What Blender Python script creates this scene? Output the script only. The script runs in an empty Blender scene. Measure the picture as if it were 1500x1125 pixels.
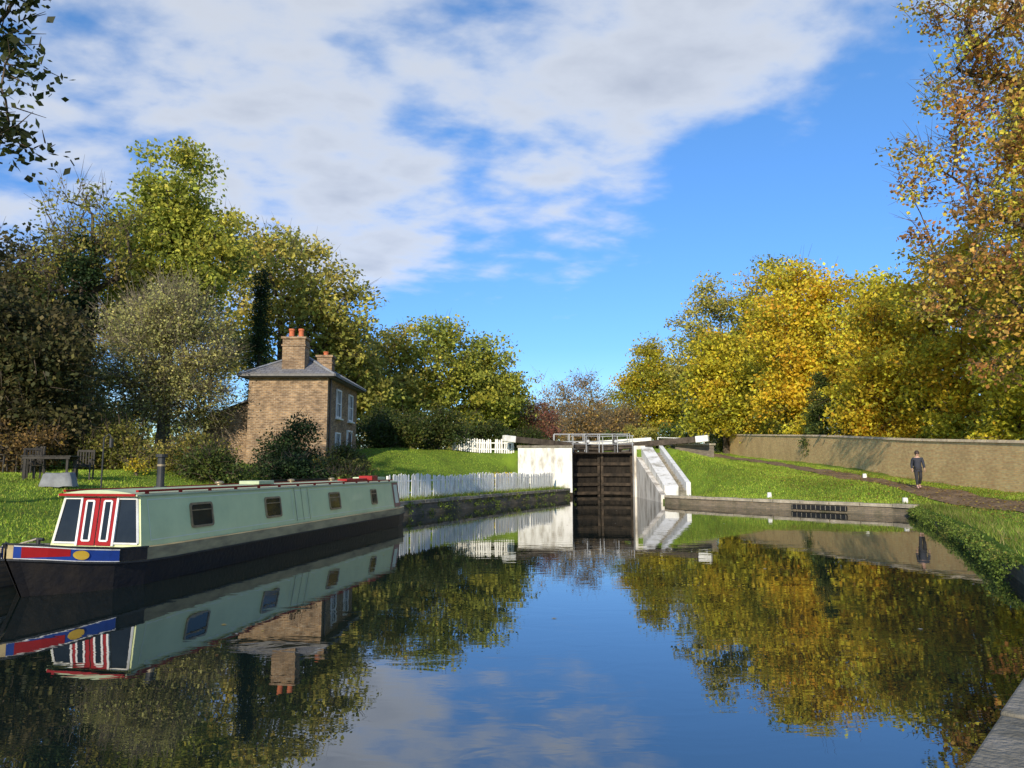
import bpy, math, random
import numpy as np
from mathutils import Vector, Matrix, Quaternion
S=bpy.context.scene
COL=S.collection
rnd=random.Random(7)
# ------------------------------------------------------------------ materials
def nt(name):
    m=bpy.data.materials.new(name); m.use_nodes=True
    n=m.node_tree; n.nodes.clear(); return m,n
def N(t,typ,**k):
    x=t.nodes.new(typ)
    for a,b in k.items(): setattr(x,a,b)
    return x
def pm(name,c1,c2=None,scale=4,rough=.6,bump=0.0,bscale=None,metal=0,stretch=(1,1,1),c3=None,spec=.5,coat=0):
    m,t=nt(name); L=t.links.new
    out=N(t,'ShaderNodeOutputMaterial'); p=N(t,'ShaderNodeBsdfPrincipled')
    L(p.outputs[0],out.inputs[0])
    p.inputs['Roughness'].default_value=rough; p.inputs['Metallic'].default_value=metal
    p.inputs['Specular IOR Level'].default_value=spec
    p.inputs['Coat Weight'].default_value=coat
    if c2 is None: c2=tuple(v*.75 for v in c1)
    tc=N(t,'ShaderNodeTexCoord'); mp=N(t,'ShaderNodeMapping'); mp.inputs['Scale'].default_value=stretch
    L(tc.outputs['Object'],mp.inputs[0])
    no=N(t,'ShaderNodeTexNoise'); no.inputs['Scale'].default_value=scale; no.inputs['Detail'].default_value=7; no.inputs['Roughness'].default_value=.65
    L(mp.outputs[0],no.inputs['Vector'])
    cr=N(t,'ShaderNodeValToRGB'); L(no.outputs[0],cr.inputs[0])
    cr.color_ramp.elements[0].position=.35; cr.color_ramp.elements[1].position=.65
    cr.color_ramp.elements[0].color=(*c2,1); cr.color_ramp.elements[1].color=(*c1,1)
    if c3:
        e=cr.color_ramp.elements.new(.5); e.color=(*c3,1)
    L(cr.outputs[0],p.inputs['Base Color'])
    if bump:
        n2=N(t,'ShaderNodeTexNoise'); n2.inputs['Scale'].default_value=bscale or scale*4; n2.inputs['Detail'].default_value=5
        L(mp.outputs[0],n2.inputs['Vector'])
        b=N(t,'ShaderNodeBump'); b.inputs['Strength'].default_value=bump; b.inputs['Distance'].default_value=.05
        L(n2.outputs[0],b.inputs['Height']); L(b.outputs[0],p.inputs['Normal'])
    return m
def brickmat(name,a,b,mort,w=.225,h=.075,dirt=(.05,.045,.035),dirtamt=.5,msize=.012,ov=.35,dsc=.9):
    m,t=nt(name); L=t.links.new
    out=N(t,'ShaderNodeOutputMaterial'); p=N(t,'ShaderNodeBsdfPrincipled'); L(p.outputs[0],out.inputs[0])
    p.inputs['Roughness'].default_value=.9; p.inputs['Specular IOR Level'].default_value=.2
    uv=N(t,'ShaderNodeUVMap')
    br=N(t,'ShaderNodeTexBrick'); br.inputs['Scale'].default_value=1; br.inputs['Brick Width'].default_value=w; br.inputs['Row Height'].default_value=h
    br.inputs['Mortar Size'].default_value=msize; br.inputs['Color1'].default_value=(*a,1); br.inputs['Color2'].default_value=(*b,1); br.inputs['Mortar'].default_value=(*mort,1)
    br.inputs['Bias'].default_value=-.1
    L(uv.outputs[0],br.inputs['Vector'])
    tc=N(t,'ShaderNodeTexCoord'); no=N(t,'ShaderNodeTexNoise'); no.inputs['Scale'].default_value=dsc; no.inputs['Detail'].default_value=8; no.inputs['Roughness'].default_value=.7
    L(tc.outputs['Object'],no.inputs['Vector'])
    mr=N(t,'ShaderNodeMapRange'); mr.inputs[1].default_value=.42; mr.inputs[2].default_value=.68; mr.inputs[4].default_value=dirtamt
    L(no.outputs[0],mr.inputs[0])
    mx=N(t,'ShaderNodeMix',data_type='RGBA'); L(mr.outputs[0],mx.inputs[0]); L(br.outputs[0],mx.inputs[6]); mx.inputs[7].default_value=(*dirt,1)
    n2=N(t,'ShaderNodeTexNoise'); n2.inputs['Scale'].default_value=3.5; n2.inputs['Detail'].default_value=4
    mp2=N(t,'ShaderNodeMapping'); mp2.inputs['Scale'].default_value=(1,2.2,1); L(uv.outputs[0],mp2.inputs[0]); L(mp2.outputs[0],n2.inputs['Vector'])
    m2=N(t,'ShaderNodeMix',data_type='RGBA',blend_type='OVERLAY'); m2.inputs[0].default_value=ov
    L(mx.outputs[2],m2.inputs[6]); L(n2.outputs[0],m2.inputs[7])
    L(m2.outputs[2],p.inputs['Base Color'])
    b2=N(t,'ShaderNodeBump'); b2.inputs['Strength'].default_value=.35; b2.inputs['Distance'].default_value=.015; b2.invert=True
    L(br.outputs[1],b2.inputs['Height']); L(b2.outputs[0],p.inputs['Normal'])
    return m
def leafmat(name,trans=.35):
    m,t=nt(name); L=t.links.new
    out=N(t,'ShaderNodeOutputMaterial'); at=N(t,'ShaderNodeAttribute',attribute_name='Col')
    d=N(t,'ShaderNodeBsdfPrincipled'); d.inputs['Roughness'].default_value=.55; d.inputs['Specular IOR Level'].default_value=.2
    tr=N(t,'ShaderNodeBsdfTranslucent'); mx=N(t,'ShaderNodeMixShader'); mx.inputs[0].default_value=trans
    g=N(t,'ShaderNodeGamma'); g.inputs[1].default_value=.85
    L(at.outputs[0],d.inputs['Base Color']); L(at.outputs[0],g.inputs[0]); L(g.outputs[0],tr.inputs[0])
    L(d.outputs[0],mx.inputs[1]); L(tr.outputs[0],mx.inputs[2]); L(mx.outputs[0],out.inputs[0])
    return m
LEAF=leafmat('leaf_material',.4); GRASSB=leafmat('grass_blade_material',.3)
BARK=pm('bark',(.15,.115,.08),(.06,.048,.036),scale=6,rough=.95,bump=.6,stretch=(1,1,.25),spec=.1)
BARKG=pm('grey_bark',(.27,.23,.16),(.12,.1,.07),scale=6,rough=.95,bump=.5,stretch=(1,1,.25),spec=.1)
# ------------------------------------------------------------------ mesh helpers
def npmesh(name,V,F,mat,col=None,smooth=False):
    me=bpy.data.meshes.new(name); k=F.shape[1]
    me.vertices.add(len(V)); me.vertices.foreach_set('co',np.ascontiguousarray(V,dtype=np.float32).ravel())
    me.loops.add(F.size); me.loops.foreach_set('vertex_index',np.ascontiguousarray(F,dtype=np.int32).ravel())
    me.polygons.add(len(F)); me.polygons.foreach_set('loop_start',np.arange(0,F.size,k,dtype=np.int32))
    if smooth: me.polygons.foreach_set('use_smooth',np.ones(len(F),dtype=bool))
    me.update(calc_edges=True)
    if col is not None:
        a=me.attributes.new('Col','FLOAT_COLOR','POINT')
        c=np.ones((len(V),4),dtype=np.float32); c[:,:3]=col; a.data.foreach_set('color',c.ravel())
    me.materials.append(mat)
    return me
def ob(name,me,parent=None,loc=(0,0,0),rot=0):
    o=bpy.data.objects.new(name,me); COL.objects.link(o)
    o.location=loc; o.rotation_euler=(0,0,rot)
    if parent: o.parent=parent
    return o
def thing(name,label,cat,loc=(0,0,0),rot=0,group=None,me=None):
    o=ob(name,me,None,loc,rot); o['label']=label; o['category']=cat
    if group: o['group']=group
    return o
class Geo:
    def __init__(s): s.v=[]; s.f=[]; s.m=[]
    def poly(s,pts,mi=0):
        b=len(s.v); s.v+= [tuple(p) for p in pts]; s.f.append(list(range(b,b+len(pts)))); s.m.append(mi)
    def mesh(s,vs,fs,mi=0):
        b=len(s.v); s.v+=[tuple(p) for p in vs]
        for f in fs: s.f.append([b+i for i in f]); s.m.append(mi)
    def box(s,c,d,mi=0,rz=0,M=None,taper=1):
        vs=[]
        for z in (-.5,.5):
            k=taper if z>0 else 1
            for x,y in ((-.5,-.5),(.5,-.5),(.5,.5),(-.5,.5)): vs.append(Vector((x*d[0]*k,y*d[1]*k,z*d[2])))
        R=Matrix.Rotation(rz,3,'Z') if M is None else M
        vs=[R@v+Vector(c) for v in vs]
        s.mesh(vs,[(3,2,1,0),(4,5,6,7),(0,1,5,4),(1,2,6,5),(2,3,7,6),(3,0,4,7)],mi)
    def beam(s,p0,p1,w,h,mi=0):
        p0=Vector(p0);p1=Vector(p1); d=p1-p0; q=d.to_track_quat('Y','Z').to_matrix()
        s.box((p0+p1)/2,(w,d.length,h),mi,M=q)
    def cyl(s,p0,p1,r0,r1=None,n=12,mi=0,cap=True):
        if r1 is None: r1=r0
        p0=Vector(p0);p1=Vector(p1); q=(p1-p0).to_track_quat('Z','Y')
        vs=[]
        for p,r in ((p0,r0),(p1,r1)):
            for i in range(n):
                a=2*math.pi*i/n; vs.append(p+q@Vector((r*math.cos(a),r*math.sin(a),0)))
        fs=[(i,(i+1)%n,n+(i+1)%n,n+i) for i in range(n)]
        if cap: fs+= [tuple(range(n-1,-1,-1)),tuple(range(n,2*n))]
        s.mesh(vs,fs,mi)
    def ball(s,c,r,mi=0,n=10,sc=(1,1,1)):
        vs=[];fs=[];m=n//2
        for j in range(m+1):
            th=math.pi*j/m
            for i in range(n):
                a=2*math.pi*i/n; vs.append((c[0]+r*sc[0]*math.sin(th)*math.cos(a),c[1]+r*sc[1]*math.sin(th)*math.sin(a),c[2]+r*sc[2]*math.cos(th)))
        for j in range(m):
            for i in range(n): fs.append((j*n+i,(j+1)*n+i,(j+1)*n+(i+1)%n,j*n+(i+1)%n))
        s.mesh(vs,fs,mi)
    def out(s,name,mats,parent=None,loc=(0,0,0),rot=0,bevel=0,smooth=False):
        me=bpy.data.meshes.new(name); me.from_pydata(s.v,[],s.f)
        if not isinstance(mats,(list,tuple)): mats=[mats]
        for m in mats: me.materials.append(m)
        for p,mi in zip(me.polygons,s.m): p.material_index=mi; p.use_smooth=smooth
        uv=me.uv_layers.new(name='UVMap')
        for p in me.polygons:
            n=p.normal; ax=max(range(3),key=lambda i:abs(n[i]))
            for li in p.loop_indices:
                c=me.vertices[me.loops[li].vertex_index].co
                if ax==2: u=(c.x,c.y)
                elif ax==1: u=(c.x,c.z)
                else: u=(c.y,c.z)
                uv.data[li].uv=u
        o=ob(name,me,parent,loc,rot)
        if bevel:
            b=o.modifiers.new('bevel','BEVEL'); b.width=bevel; b.segments=2; b.limit_method='ANGLE'
        return o
# ------------------------------------------------------------------ terrain
def ss(a,b,t):
    t=np.clip((t-a)/(b-a),0,1); return t*t*(3-2*t)
LP=np.array([(-12,-30),(-10.2,-5),(-9.6,5),(-8.5,11),(-6.1,24),(-4.6,29.2),(-.3,40),(3.2,48),(4.0,50),(4.0,400)],float)
RP=np.array([(-22,-30),(-1.2,0),(2.25,3.7),(3.75,5.4),(5.6,8),(8.2,11.9),(12,19.8),(16.0,29.6),(15.6,30.6),(12.2,34.9),(9.0,39.6),(8.4,41),(8.35,50),(8.3,400)],float)
def xL(y): return np.interp(y,LP[:,1],LP[:,0])
def xR(y): return np.interp(y,RP[:,1],RP[:,0])
def pdist(P,x,y):
    d=np.full(np.shape(x),1e9)
    for a,b in zip(P[:-1],P[1:]):
        ab=b-a; t=np.clip(((x-a[0])*ab[0]+(y-a[1])*ab[1])/(ab@ab),0,1)
        d=np.minimum(d,np.hypot(x-a[0]-t*ab[0],y-a[1]-t*ab[1]))
    return d
def z_wing(y): return np.interp(y,[42.2,49.8],[.95,3.38])
def H(x,y):
    x=np.asarray(x,float); y=np.asarray(y,float)
    d=pdist(LP[:9],x,y)
    hl=.6+ss(.4,9,d)*(.95+.45*ss(20,36,y)+1.1*ss(34,48,y))
    a=np.interp(x,[-6,.2],[40,49.6]); b=np.interp(x,[-6,.2],[56,50.1])
    w=ss(a,b,y); hl=hl*(1-w)+(3.15+np.maximum(y-50,0)*.012)*w
    d2=pdist(RP[:12],x,y)
    P=np.interp(y,[0,14,24,34,40,46,54,75,90,400],[.45,.5,.72,.97,1.3,1.75,2.2,3.0,3.9,6.5])
    hr=.4+ss(.25,5,d2)*(P-.4)+1.25*(1-ss(9.5,17,x))*ss(41,49.5,y)*(1-ss(70,95,y))
    cut=np.minimum(hr,z_wing(y)-.75); f=ss(10.05,11.6,x); f=np.where((y<49.5)&(y>40),f,1.0)
    hr=hr*f+cut*(1-f)
    r=x>(xL(y)+xR(y))/2
    nz=.06*np.sin(x*1.3+1.7*np.sin(y*.7))*np.sin(y*1.1+x*.4)*ss(.5,3,np.minimum(d,d2))
    return np.where(r,hr,hl)+nz
rows=np.concatenate([np.arange(-30,0,2),np.arange(0,49.3,.5),[49.45,49.55,49.85,50.1,50.3],np.arange(50.8,80,1.2),np.arange(80,140,5),np.array([150,180,230,300,400,700,1500])])
offs=np.concatenate([[0,.2],np.arange(.5,14,.5),np.arange(14,30,1.2),np.array([32,36,42,50,60,75,95,130,180,260,400,800,1500])])
V=[]
for y in rows:
    yy=min(y,400); l=xL(yy); r=xR(yy)
    xs=l-offs[::-1]; zs=H(xs,np.full_like(xs,yy)); bed=-1.3 if y<55 else 1.2
    R=r+offs; zr=H(R,np.full_like(R,yy))
    X=np.concatenate([xs,[l+.02,r-.02],R]); Z=np.concatenate([zs,[bed,bed],zr])
    V.append(np.stack([X,np.full_like(X,y),Z],1))
nc=len(V[0]); V=np.concatenate(V)
i=np.arange(len(rows)-1)[:,None]*nc+np.arange(nc-1)[None,:]; i=i.ravel()
F=np.stack([i,i+1,i+nc+1,i+nc],1)
GR=pm('grass_ground',(.18,.26,.03),(.1,.14,.022),scale=.9,rough=.95,bump=.6,bscale=30,c3=(.14,.215,.026),spec=.1)
me=npmesh('ground',V,F,GR,smooth=True)
g=ob('ground',me); g['kind']='structure'
ASPH=pm('towpath_asphalt',(.3,.2,.11),(.13,.09,.055),scale=1.6,rough=.95,bump=.4,bscale=40,c3=(.21,.145,.085),spec=.1)
cl=np.array([(3.5,-2),(7,4),(12.3,12),(15,18),(16.9,24),(18.5,31),(18.9,36),(18.7,42),(18.9,50),(20,62),(21.5,75),(22.5,92)],float)
ys=np.arange(-2,92,.5); tt=cl[:,1]
xs=np.interp(ys,tt,cl[:,0]); k=np.ones(9)/9; xp=np.convolve(np.pad(xs,4,'edge'),k,'valid')
V=[];wid=np.linspace(-1,1,7)
for x,y in zip(xp,ys):
    hw=.85+.1*math.sin(y*.8)+rnd.uniform(-.05,.05)
    X=x+wid*hw; Z=H(X,np.full_like(X,y))+.03; V.append(np.stack([X,np.full_like(X,y),Z],1))
V=np.concatenate(V); i=(np.arange(len(ys)-1)[:,None]*7+np.arange(6)[None,:]).ravel()
o=ob('towpath',npmesh('towpath',V,np.stack([i,i+1,i+8,i+7],1),ASPH,smooth=True)); o['kind']='structure'
# water
m,t=nt('canal_water'); L=t.links.new
out=N(t,'ShaderNodeOutputMaterial'); p=N(t,'ShaderNodeBsdfPrincipled'); L(p.outputs[0],out.inputs[0])
p.inputs['Base Color'].default_value=(.008,.014,.012,1); p.inputs['Roughness'].default_value=.008; p.inputs['IOR'].default_value=2.7
tc=N(t,'ShaderNodeTexCoord'); mp=N(t,'ShaderNodeMapping'); mp.inputs['Scale'].default_value=(.8,1.6,1); L(tc.outputs['Object'],mp.inputs[0])
n1=N(t,'ShaderNodeTexNoise'); n1.inputs['Scale'].default_value=1.6; n1.inputs['Detail'].default_value=3; n1.inputs['Distortion'].default_value=.6
L(mp.outputs[0],n1.inputs['Vector'])
n2=N(t,'ShaderNodeTexNoise'); n2.inputs['Scale'].default_value=.3; n2.inputs['Detail'].default_value=2; L(mp.outputs[0],n2.inputs['Vector'])
pw=N(t,'ShaderNodeMapRange'); pw.inputs[1].default_value=.4; pw.inputs[2].default_value=.65; pw.inputs[3].default_value=.35; pw.inputs[4].default_value=1; L(n2.outputs[0],pw.inputs[0])
mu=N(t,'ShaderNodeMath',operation='MULTIPLY'); L(n1.outputs[0],mu.inputs[0]); L(pw.outputs[0],mu.inputs[1])
b=N(t,'ShaderNodeBump'); b.inputs['Strength'].default_value=.08; b.inputs['Distance'].default_value=.03
L(mu.outputs[0],b.inputs['Height']); L(b.outputs[0],p.inputs['Normal'])
WATER=m
G=Geo(); G.poly([(-24,-30,0),(18,-30,0),(18,53.2,0),(-24,53.2,0)]); o=G.out('canal_water',WATER); o['kind']='structure'
G=Geo(); G.poly([(3.6,57,2.75),(8.7,57,2.75),(8.7,300,2.75),(3.6,300,2.75)]); o=G.out('upper_canal_water',WATER); o['kind']='structure'
BRK=brickmat('bank_brick',(.26,.2,.13),(.18,.145,.1),(.16,.14,.11),dirt=(.07,.075,.04),dirtamt=.8)
STONE=pm('coping_stone',(.46,.4,.3),(.24,.215,.155),scale=3,rough=.9,bump=.5,bscale=25,c3=(.36,.31,.22))
STONED=pm('dark_coping_stone',(.28,.25,.2),(.11,.1,.07),scale=3,rough=.9,bump=.6,bscale=25,c3=(.2,.18,.135))
def bank(name,pts,side,top,mat,dp_=.38,cop=True):
    pts=np.array(pts,float); G=Geo(); W=Geo()
    seg=[]
    for a,b in zip(pts[:-1],pts[1:]):
        n=max(1,int(np.hypot(*(b-a))/1.1))
        for i in range(n): seg.append(a+(b-a)*i/n)
    seg.append(pts[-1]); seg=np.array(seg)
    tan=np.gradient(seg,axis=0); tan/=np.linalg.norm(tan,axis=1)[:,None]
    nrm=np.stack([tan[:,1],-tan[:,0]],1)*side
    def q(i,o,z): p=seg[i]+nrm[i]*o; return (p[0],p[1],z)
    for i in range(len(seg)-1):
        zt=top
        W.poly([q(i,.05,-1.2),q(i+1,.05,-1.2),q(i+1,.05,zt-.1),q(i,.05,zt-.1)])
        j=rnd.uniform(-.015,.015); e=.02
        A=seg[i]+(seg[i+1]-seg[i])*e; B=seg[i]+(seg[i+1]-seg[i])*(1-e)
        n0=nrm[i]; jo=rnd.uniform(-.015,.02)
        def w(P,o,z): return (P[0]+n0[0]*o,P[1]+n0[1]*o,z)
        z1=zt+.03+j; z0=zt-.1
        vs=[w(A,.1+jo,z0),w(B,.1+jo,z0),w(B,-dp_,z0),w(A,-dp_,z0),w(A,.1+jo,z1),w(B,.1+jo,z1),w(B,-dp_,z1),w(A,-dp_,z1)]
        G.mesh(vs,[(0,1,2,3),(4,5,6,7),(0,1,5,4),(1,2,6,5),(2,3,7,6),(3,0,4,7)])
    o=W.out(name,BRK); o['kind']='structure'
    if cop: o2=G.out(name+'_coping',mat,bevel=.02); o2['kind']='structure'
bank('near_bank_wall',RP[0:6],-1,.42,STONED,.5)
bank('grassy_bank_wall',RP[5:8],-1,.42,STONED,.3,cop=False)
bank('towpath_bank_wall',RP[7:12],-1,.42,STONE)
bank('garden_bank_wall',LP[0:9],1,.56,STONED)
# ------------------------------------------------------------------ leaves / trees
LB=1.95
def leafgeo(C,nl,spread,leaf,pal,rs,flat=.65,aspect=1.7,droop=0,vary=.25,clcol=None):
    k=len(C); n=k*nl
    pal=np.array(pal,float); w=pal[:,3]/pal[:,3].sum(); pc=pal[:,:3]*LB
    cc=pc[rs.choice(len(pc),k,p=w)]
    c2=pc[rs.choice(len(pc),k,p=w)]; mixf=rs.uniform(0,.5,(k,1)); cc=cc*(1-mixf)+c2*mixf
    cc=cc*rs.uniform(.8,1.2,(k,1))
    csz=rs.uniform(.65,1.3,(k,1,1))
    d=rs.normal(0,1,(k,nl,3)); rr=np.linalg.norm(d,axis=2,keepdims=True)
    d=d/rr*np.minimum(rr,2.2)
    P=C[:,None,:]+d*csz*spread*np.array([1,1,flat])*.6
    P=P.reshape(-1,3); 
    P[:,2]-=droop*np.abs(rs.normal(0,1,n))
    cols=np.repeat(cc,nl,0)
    sw=rs.rand(n)<.2; cols[sw]=pc[rs.choice(len(pc),sw.sum(),p=w)]
    cols=np.minimum(cols*np.exp(rs.normal(0,vary,(n,1))),.85)
    nn=rs.normal(0,1,(n,3))+np.array([0,0,.7]); nn/=np.linalg.norm(nn,axis=1)[:,None]
    a=rs.normal(0,1,(n,3)); a-=nn*(a*nn).sum(1)[:,None]; a/=np.linalg.norm(a,axis=1)[:,None]
    b=np.cross(nn,a); s=leaf*rs.uniform(.6,1.3,(n,1))
    a=a*s*.5; b=b*s*.5/aspect*1.2
    V=np.stack([P-a,P+b-a*.1,P+a,P-b-a*.1],1).reshape(-1,3)
    F=np.arange(n*4).reshape(-1,4)
    return V,F,np.repeat(cols,4,0)
def tubes(A,B,ra,rb,ns=5):
    d=B-A; L=np.linalg.norm(d,axis=1,keepdims=True)+1e-9; d=d/L
    up=np.where(np.abs(d[:,2:3])>.9,np.array([[1,0,0]]),np.array([[0,0,1]]))
    u=np.cross(d,up); u/=np.linalg.norm(u,axis=1)[:,None]; v=np.cross(d,u)
    an=2*np.pi*np.arange(ns)/ns
    ring=np.cos(an)[None,:,None]*u[:,None,:]+np.sin(an)[None,:,None]*v[:,None,:]
    Va=A[:,None,:]+ring*ra[:,None,None]; Vb=B[:,None,:]+ring*rb[:,None,None]
    V=np.concatenate([Va,Vb],1).reshape(-1,3); k=len(A)
    base=np.arange(k)[:,None]*2*ns; j=np.arange(ns)[None,:]; j2=(j+1)%ns
    F=np.stack([base+j,base+j2,base+ns+j2,base+ns+j],2).reshape(-1,4)
    return V,F
def tree(name,label,cat,x,y,lobes,ncl,nl,spread,leaf,pal,rt,seed,trunk_top=.7,bark=BARK,twigs=0,twlen=.9,flat=.65,droop=0,hollow=.35,lean=(0,0),z0=None,group=None,vary=.25):
    rs=np.random.RandomState(seed)
    lob=np.array(lobes,float); z=float(H(x,y))-.08 if z0 is None else z0
    vol=lob[:,3]*lob[:,4]*lob[:,5]; vol=vol**.8
    li=rs.choice(len(lob),ncl,p=vol/vol.sum())
    dr=rs.normal(0,1,(ncl,3)); dr/=np.linalg.norm(dr,axis=1)[:,None]
    r=(hollow+(1-hollow)*rs.rand(ncl)**.6)*rs.uniform(.88,1.1,ncl)
    C=lob[li,:3]+dr*lob[li,3:6]*r[:,None]
    C=C[C[:,2]>.25]
    top=(lob[:,2]+lob[:,5]).max()
    nt_=10; tz=np.linspace(0,1,nt_)*top*trunk_top
    T=np.stack([lean[0]*tz/top+np.cumsum(rs.normal(0,.012*top/ nt_*2,nt_)),lean[1]*tz/top+np.cumsum(rs.normal(0,.012*top/nt_*2,nt_)),tz],1); T[0,:2]=0
    par=[-1]+list(range(nt_-1))
    order=np.argsort(np.linalg.norm(C-T[nt_//2],axis=1))
    NA=np.zeros((nt_+len(C)*3,3)); NA[:nt_]=T; n=nt_; minz=top*.12
    for ci in order:
        c=C[ci]; A=NA[:n]; dv=c-A; dist=np.linalg.norm(dv,axis=1)
        cost=dist+np.maximum(0,-dv[:,2]+.2*dist)*1.2+ (A[:,2]<min(minz,c[2]*.5))*3
        p_=int(np.argmin(cost)); a=A[p_]; L_=np.linalg.norm(c-a)
        up=np.array([0,0,.12*L_])
        m1=a+(c-a)*.35+up*.2+rs.normal(0,.05*L_,3); m2=a+(c-a)*.7+up*.6+rs.normal(0,.05*L_,3)
        NA[n]=m1;NA[n+1]=m2;NA[n+2]=c; par+=[p_,n,n+1]; n+=3
    cnt=np.ones(n); par=np.array(par)
    for q in range(n-1,0,-1): cnt[par[q]]+=cnt[q]
    rad=np.maximum(rt*(cnt/cnt[0])**.5,.012)
    rad[0]*=1.35
    ch=np.arange(1,n); pa=par[1:]
    V,F=tubes(NA[pa],NA[ch],np.minimum(rad[pa],rad[ch]*1.35),rad[ch],6)
    if twigs:
        k=len(C)*twigs; s=np.repeat(C,twigs,0)+rs.normal(0,.3*spread,(k,3)); dd=rs.normal(0,1,(k,3))+np.array([0,0,.5]); 
        ctr=np.array([0,0,top*.5]); o_=s-ctr; o_/=np.linalg.norm(o_,axis=1)[:,None]; dd=dd*.7+o_
        dd/=np.linalg.norm(dd,axis=1)[:,None]; e=s+dd*twlen*rs.uniform(.5,1.3,(k,1))
        V2,F2=tubes(s,e,np.full(k,.016*max(1,leaf*4)),np.full(k,.005),3); F=np.concatenate([F,F2+len(V)]); V=np.concatenate([V,V2])
    t_=thing(name,label,cat,(x,y,z),group=group)
    ob('trunk',npmesh('trunk',V,F,bark,smooth=True),t_)
    Vl,Fl,cl_=leafgeo(C,nl,spread,leaf,pal,rs,flat=flat,droop=droop,vary=vary)
    ob('crown',npmesh('crown',Vl,Fl,LEAF,cl_),t_)
    return t_
def pmul(p,k): return [(c[0]*k,c[1]*k,c[2]*k,c[3]) for c in p]
GY=[(.18,.195,.03,3),(.25,.235,.035,2),(.1,.125,.02,2),(.31,.27,.045,1)]
GD=[(.05,.075,.018,3),(.08,.10,.02,2),(.12,.12,.025,1)]
OLV=[(.21,.19,.04,3),(.15,.155,.03,2),(.27,.215,.045,2),(.1,.115,.022,1)]
DARK=[(.014,.026,.009,3),(.024,.04,.012,2),(.009,.016,.007,1)]
YEL=[(.42,.28,.02,3),(.38,.28,.022,3),(.28,.25,.02,2),(.4,.2,.018,1),(.16,.17,.02,1)]
YG=[(.31,.27,.022,3),(.38,.3,.022,3),(.2,.2,.02,3),(.12,.14,.018,1),(.38,.23,.02,.8)]
BRN=[(.14,.09,.035,3),(.2,.12,.04,2),(.09,.07,.03,2),(.3,.2,.04,1)]
RUS=[(.24,.11,.03,3),(.17,.085,.03,3),(.32,.2,.04,2),(.12,.08,.03,1)]
tree('maple_tree','tall green and yellow maple in the cottage garden','tree',-21.2,45,[(0,0,16.4,2.2,2.4,3.0),(-1.3,0,12.8,2.8,2.6,3.1),(1.6,0,12.8,2.6,2.6,3.5),(0,-.5,9.5,3.4,3.2,3),(-2.4,0,8.5,1.7,2,2.6)],210,180,1.1,.27,GY,.36,11,twigs=2)
tree('oak_tree','broad olive and brown oak behind the cottage','tree',-18.8,60,[(0,0,14.0,4.2,4.2,4.2),(-3.6,0,15.8,2.8,3,3.0),(3.5,0,11.8,3.6,3.4,3.4),(5,0,9,2.4,3,3),(-3,0,10,3,3,4)],190,110,1.3,.35,OLV,.4,12,twigs=5,twlen=1.5,hollow=.45)
WIL=[(.24,.23,.08,3),(.18,.18,.06,2),(.29,.26,.085,1)]
tree('willow_tree','pale grey green twiggy willow beside the brick cottage','tree',-17.0,36.0,[(0,0,5.6,3.2,2.6,3.3),(-1.8,0,3.6,2.2,2.2,2.6),(1.2,0,3.6,1.9,2.2,2.4),(.2,0,7.3,2.0,1.8,1.7)],280,140,.75,.13,WIL,.2,13,bark=BARKG,twigs=14,twlen=1.2,hollow=.25)
tree('ivy_covered_tree','half bare tree with ivy climbing its trunk','tree',-23.4,40,[(0,0,12.8,2.4,2,2.4),(-1.4,0,10.8,2,2,2.2),(1.6,0,11.2,1.5,1.5,2)],70,55,.9,.2,pmul(OLV,.8),.26,14,twigs=9,twlen=1.2,trunk_top=.9)
tree('ivy_column','dense dark ivy wrapped around a tree trunk','ivy',-23.2,39.2,[(0,0,z,1.15-.03*z,1.1-.03*z,1.3) for z in (1.5,3.5,5.5,7.5,9.5,11)],140,140,.6,.17,DARK,.2,15,trunk_top=.85,hollow=.5)
tree('cypress_tree','narrow dark green columnar cypress','tree',-17.3,50,[(0,0,z,.75-.02*z,.75-.02*z,1.2) for z in (2,4,6,8,10,11.3)],120,90,.4,.14,DARK,.15,16,trunk_top=.95,hollow=.4,flat=1.4)
HW=[(.045,.042,.014,3),(.06,.048,.018,2),(.026,.032,.01,2)]  # dark olive and brown leaf palette
tree('hawthorn_tree','dark leaved bushy tree at the garden edge','tree',-20.5,29,[(0,0,4.6,3,3,3.4),(-3,0,5.5,3,3,3.6),(1.6,0,3,2,2,2.4)],220,180,.95,.2,HW,.2,17,twigs=3,twlen=1)
tree('hawthorn_tree','dark leaved bushy tree at the garden edge','tree',-27.5,32,[(0,0,6,3.4,3,4.5),(2,0,9,2.4,2,2.6),(0,0,11,2.5,2.3,2)],220,170,1.05,.23,HW,.25,18,twigs=3,twlen=1.1)
tree('hawthorn_tree','dark leaved bushy tree at the garden edge','tree',-30,44,[(0,0,6,4,3,5),(1,0,10,3,2,3)],160,150,1.2,.28,HW,.25,19,twigs=3,twlen=1.1)
OG=[(.17,.18,.03,3),(.12,.14,.025,3),(.24,.22,.03,2)]
for i,(x,y,h,r,pal,s) in enumerate([(-11.8,72,13,3.8,OLV,21),(-7.6,76,14.5,4.6,OG,22),(-3.2,80,13.5,4.1,OG,23),(-14.5,64,11,3.2,OLV,24),(-1.6,86,10,2.6,OG,25)]):
    tree('sycamore_tree',['thin olive tree behind the garden hedge','rounded olive green tree behind the lock','rounded green tree behind the lock','small olive tree behind the cottage','low green tree near the lock'][i],'tree',x,y,[(0,0,h*.62,r,r,h*.33),(r*.5,0,h*.42,r*.8,r*.8,h*.25),(-r*.5,0,h*.4,r*.8,r*.8,h*.25),(0,0,h*.8,r*.6,r*.6,h*.18)],120,110,1.25,.36,pal,.28,s,twigs=2,twlen=1.3,hollow=.3)
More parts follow.
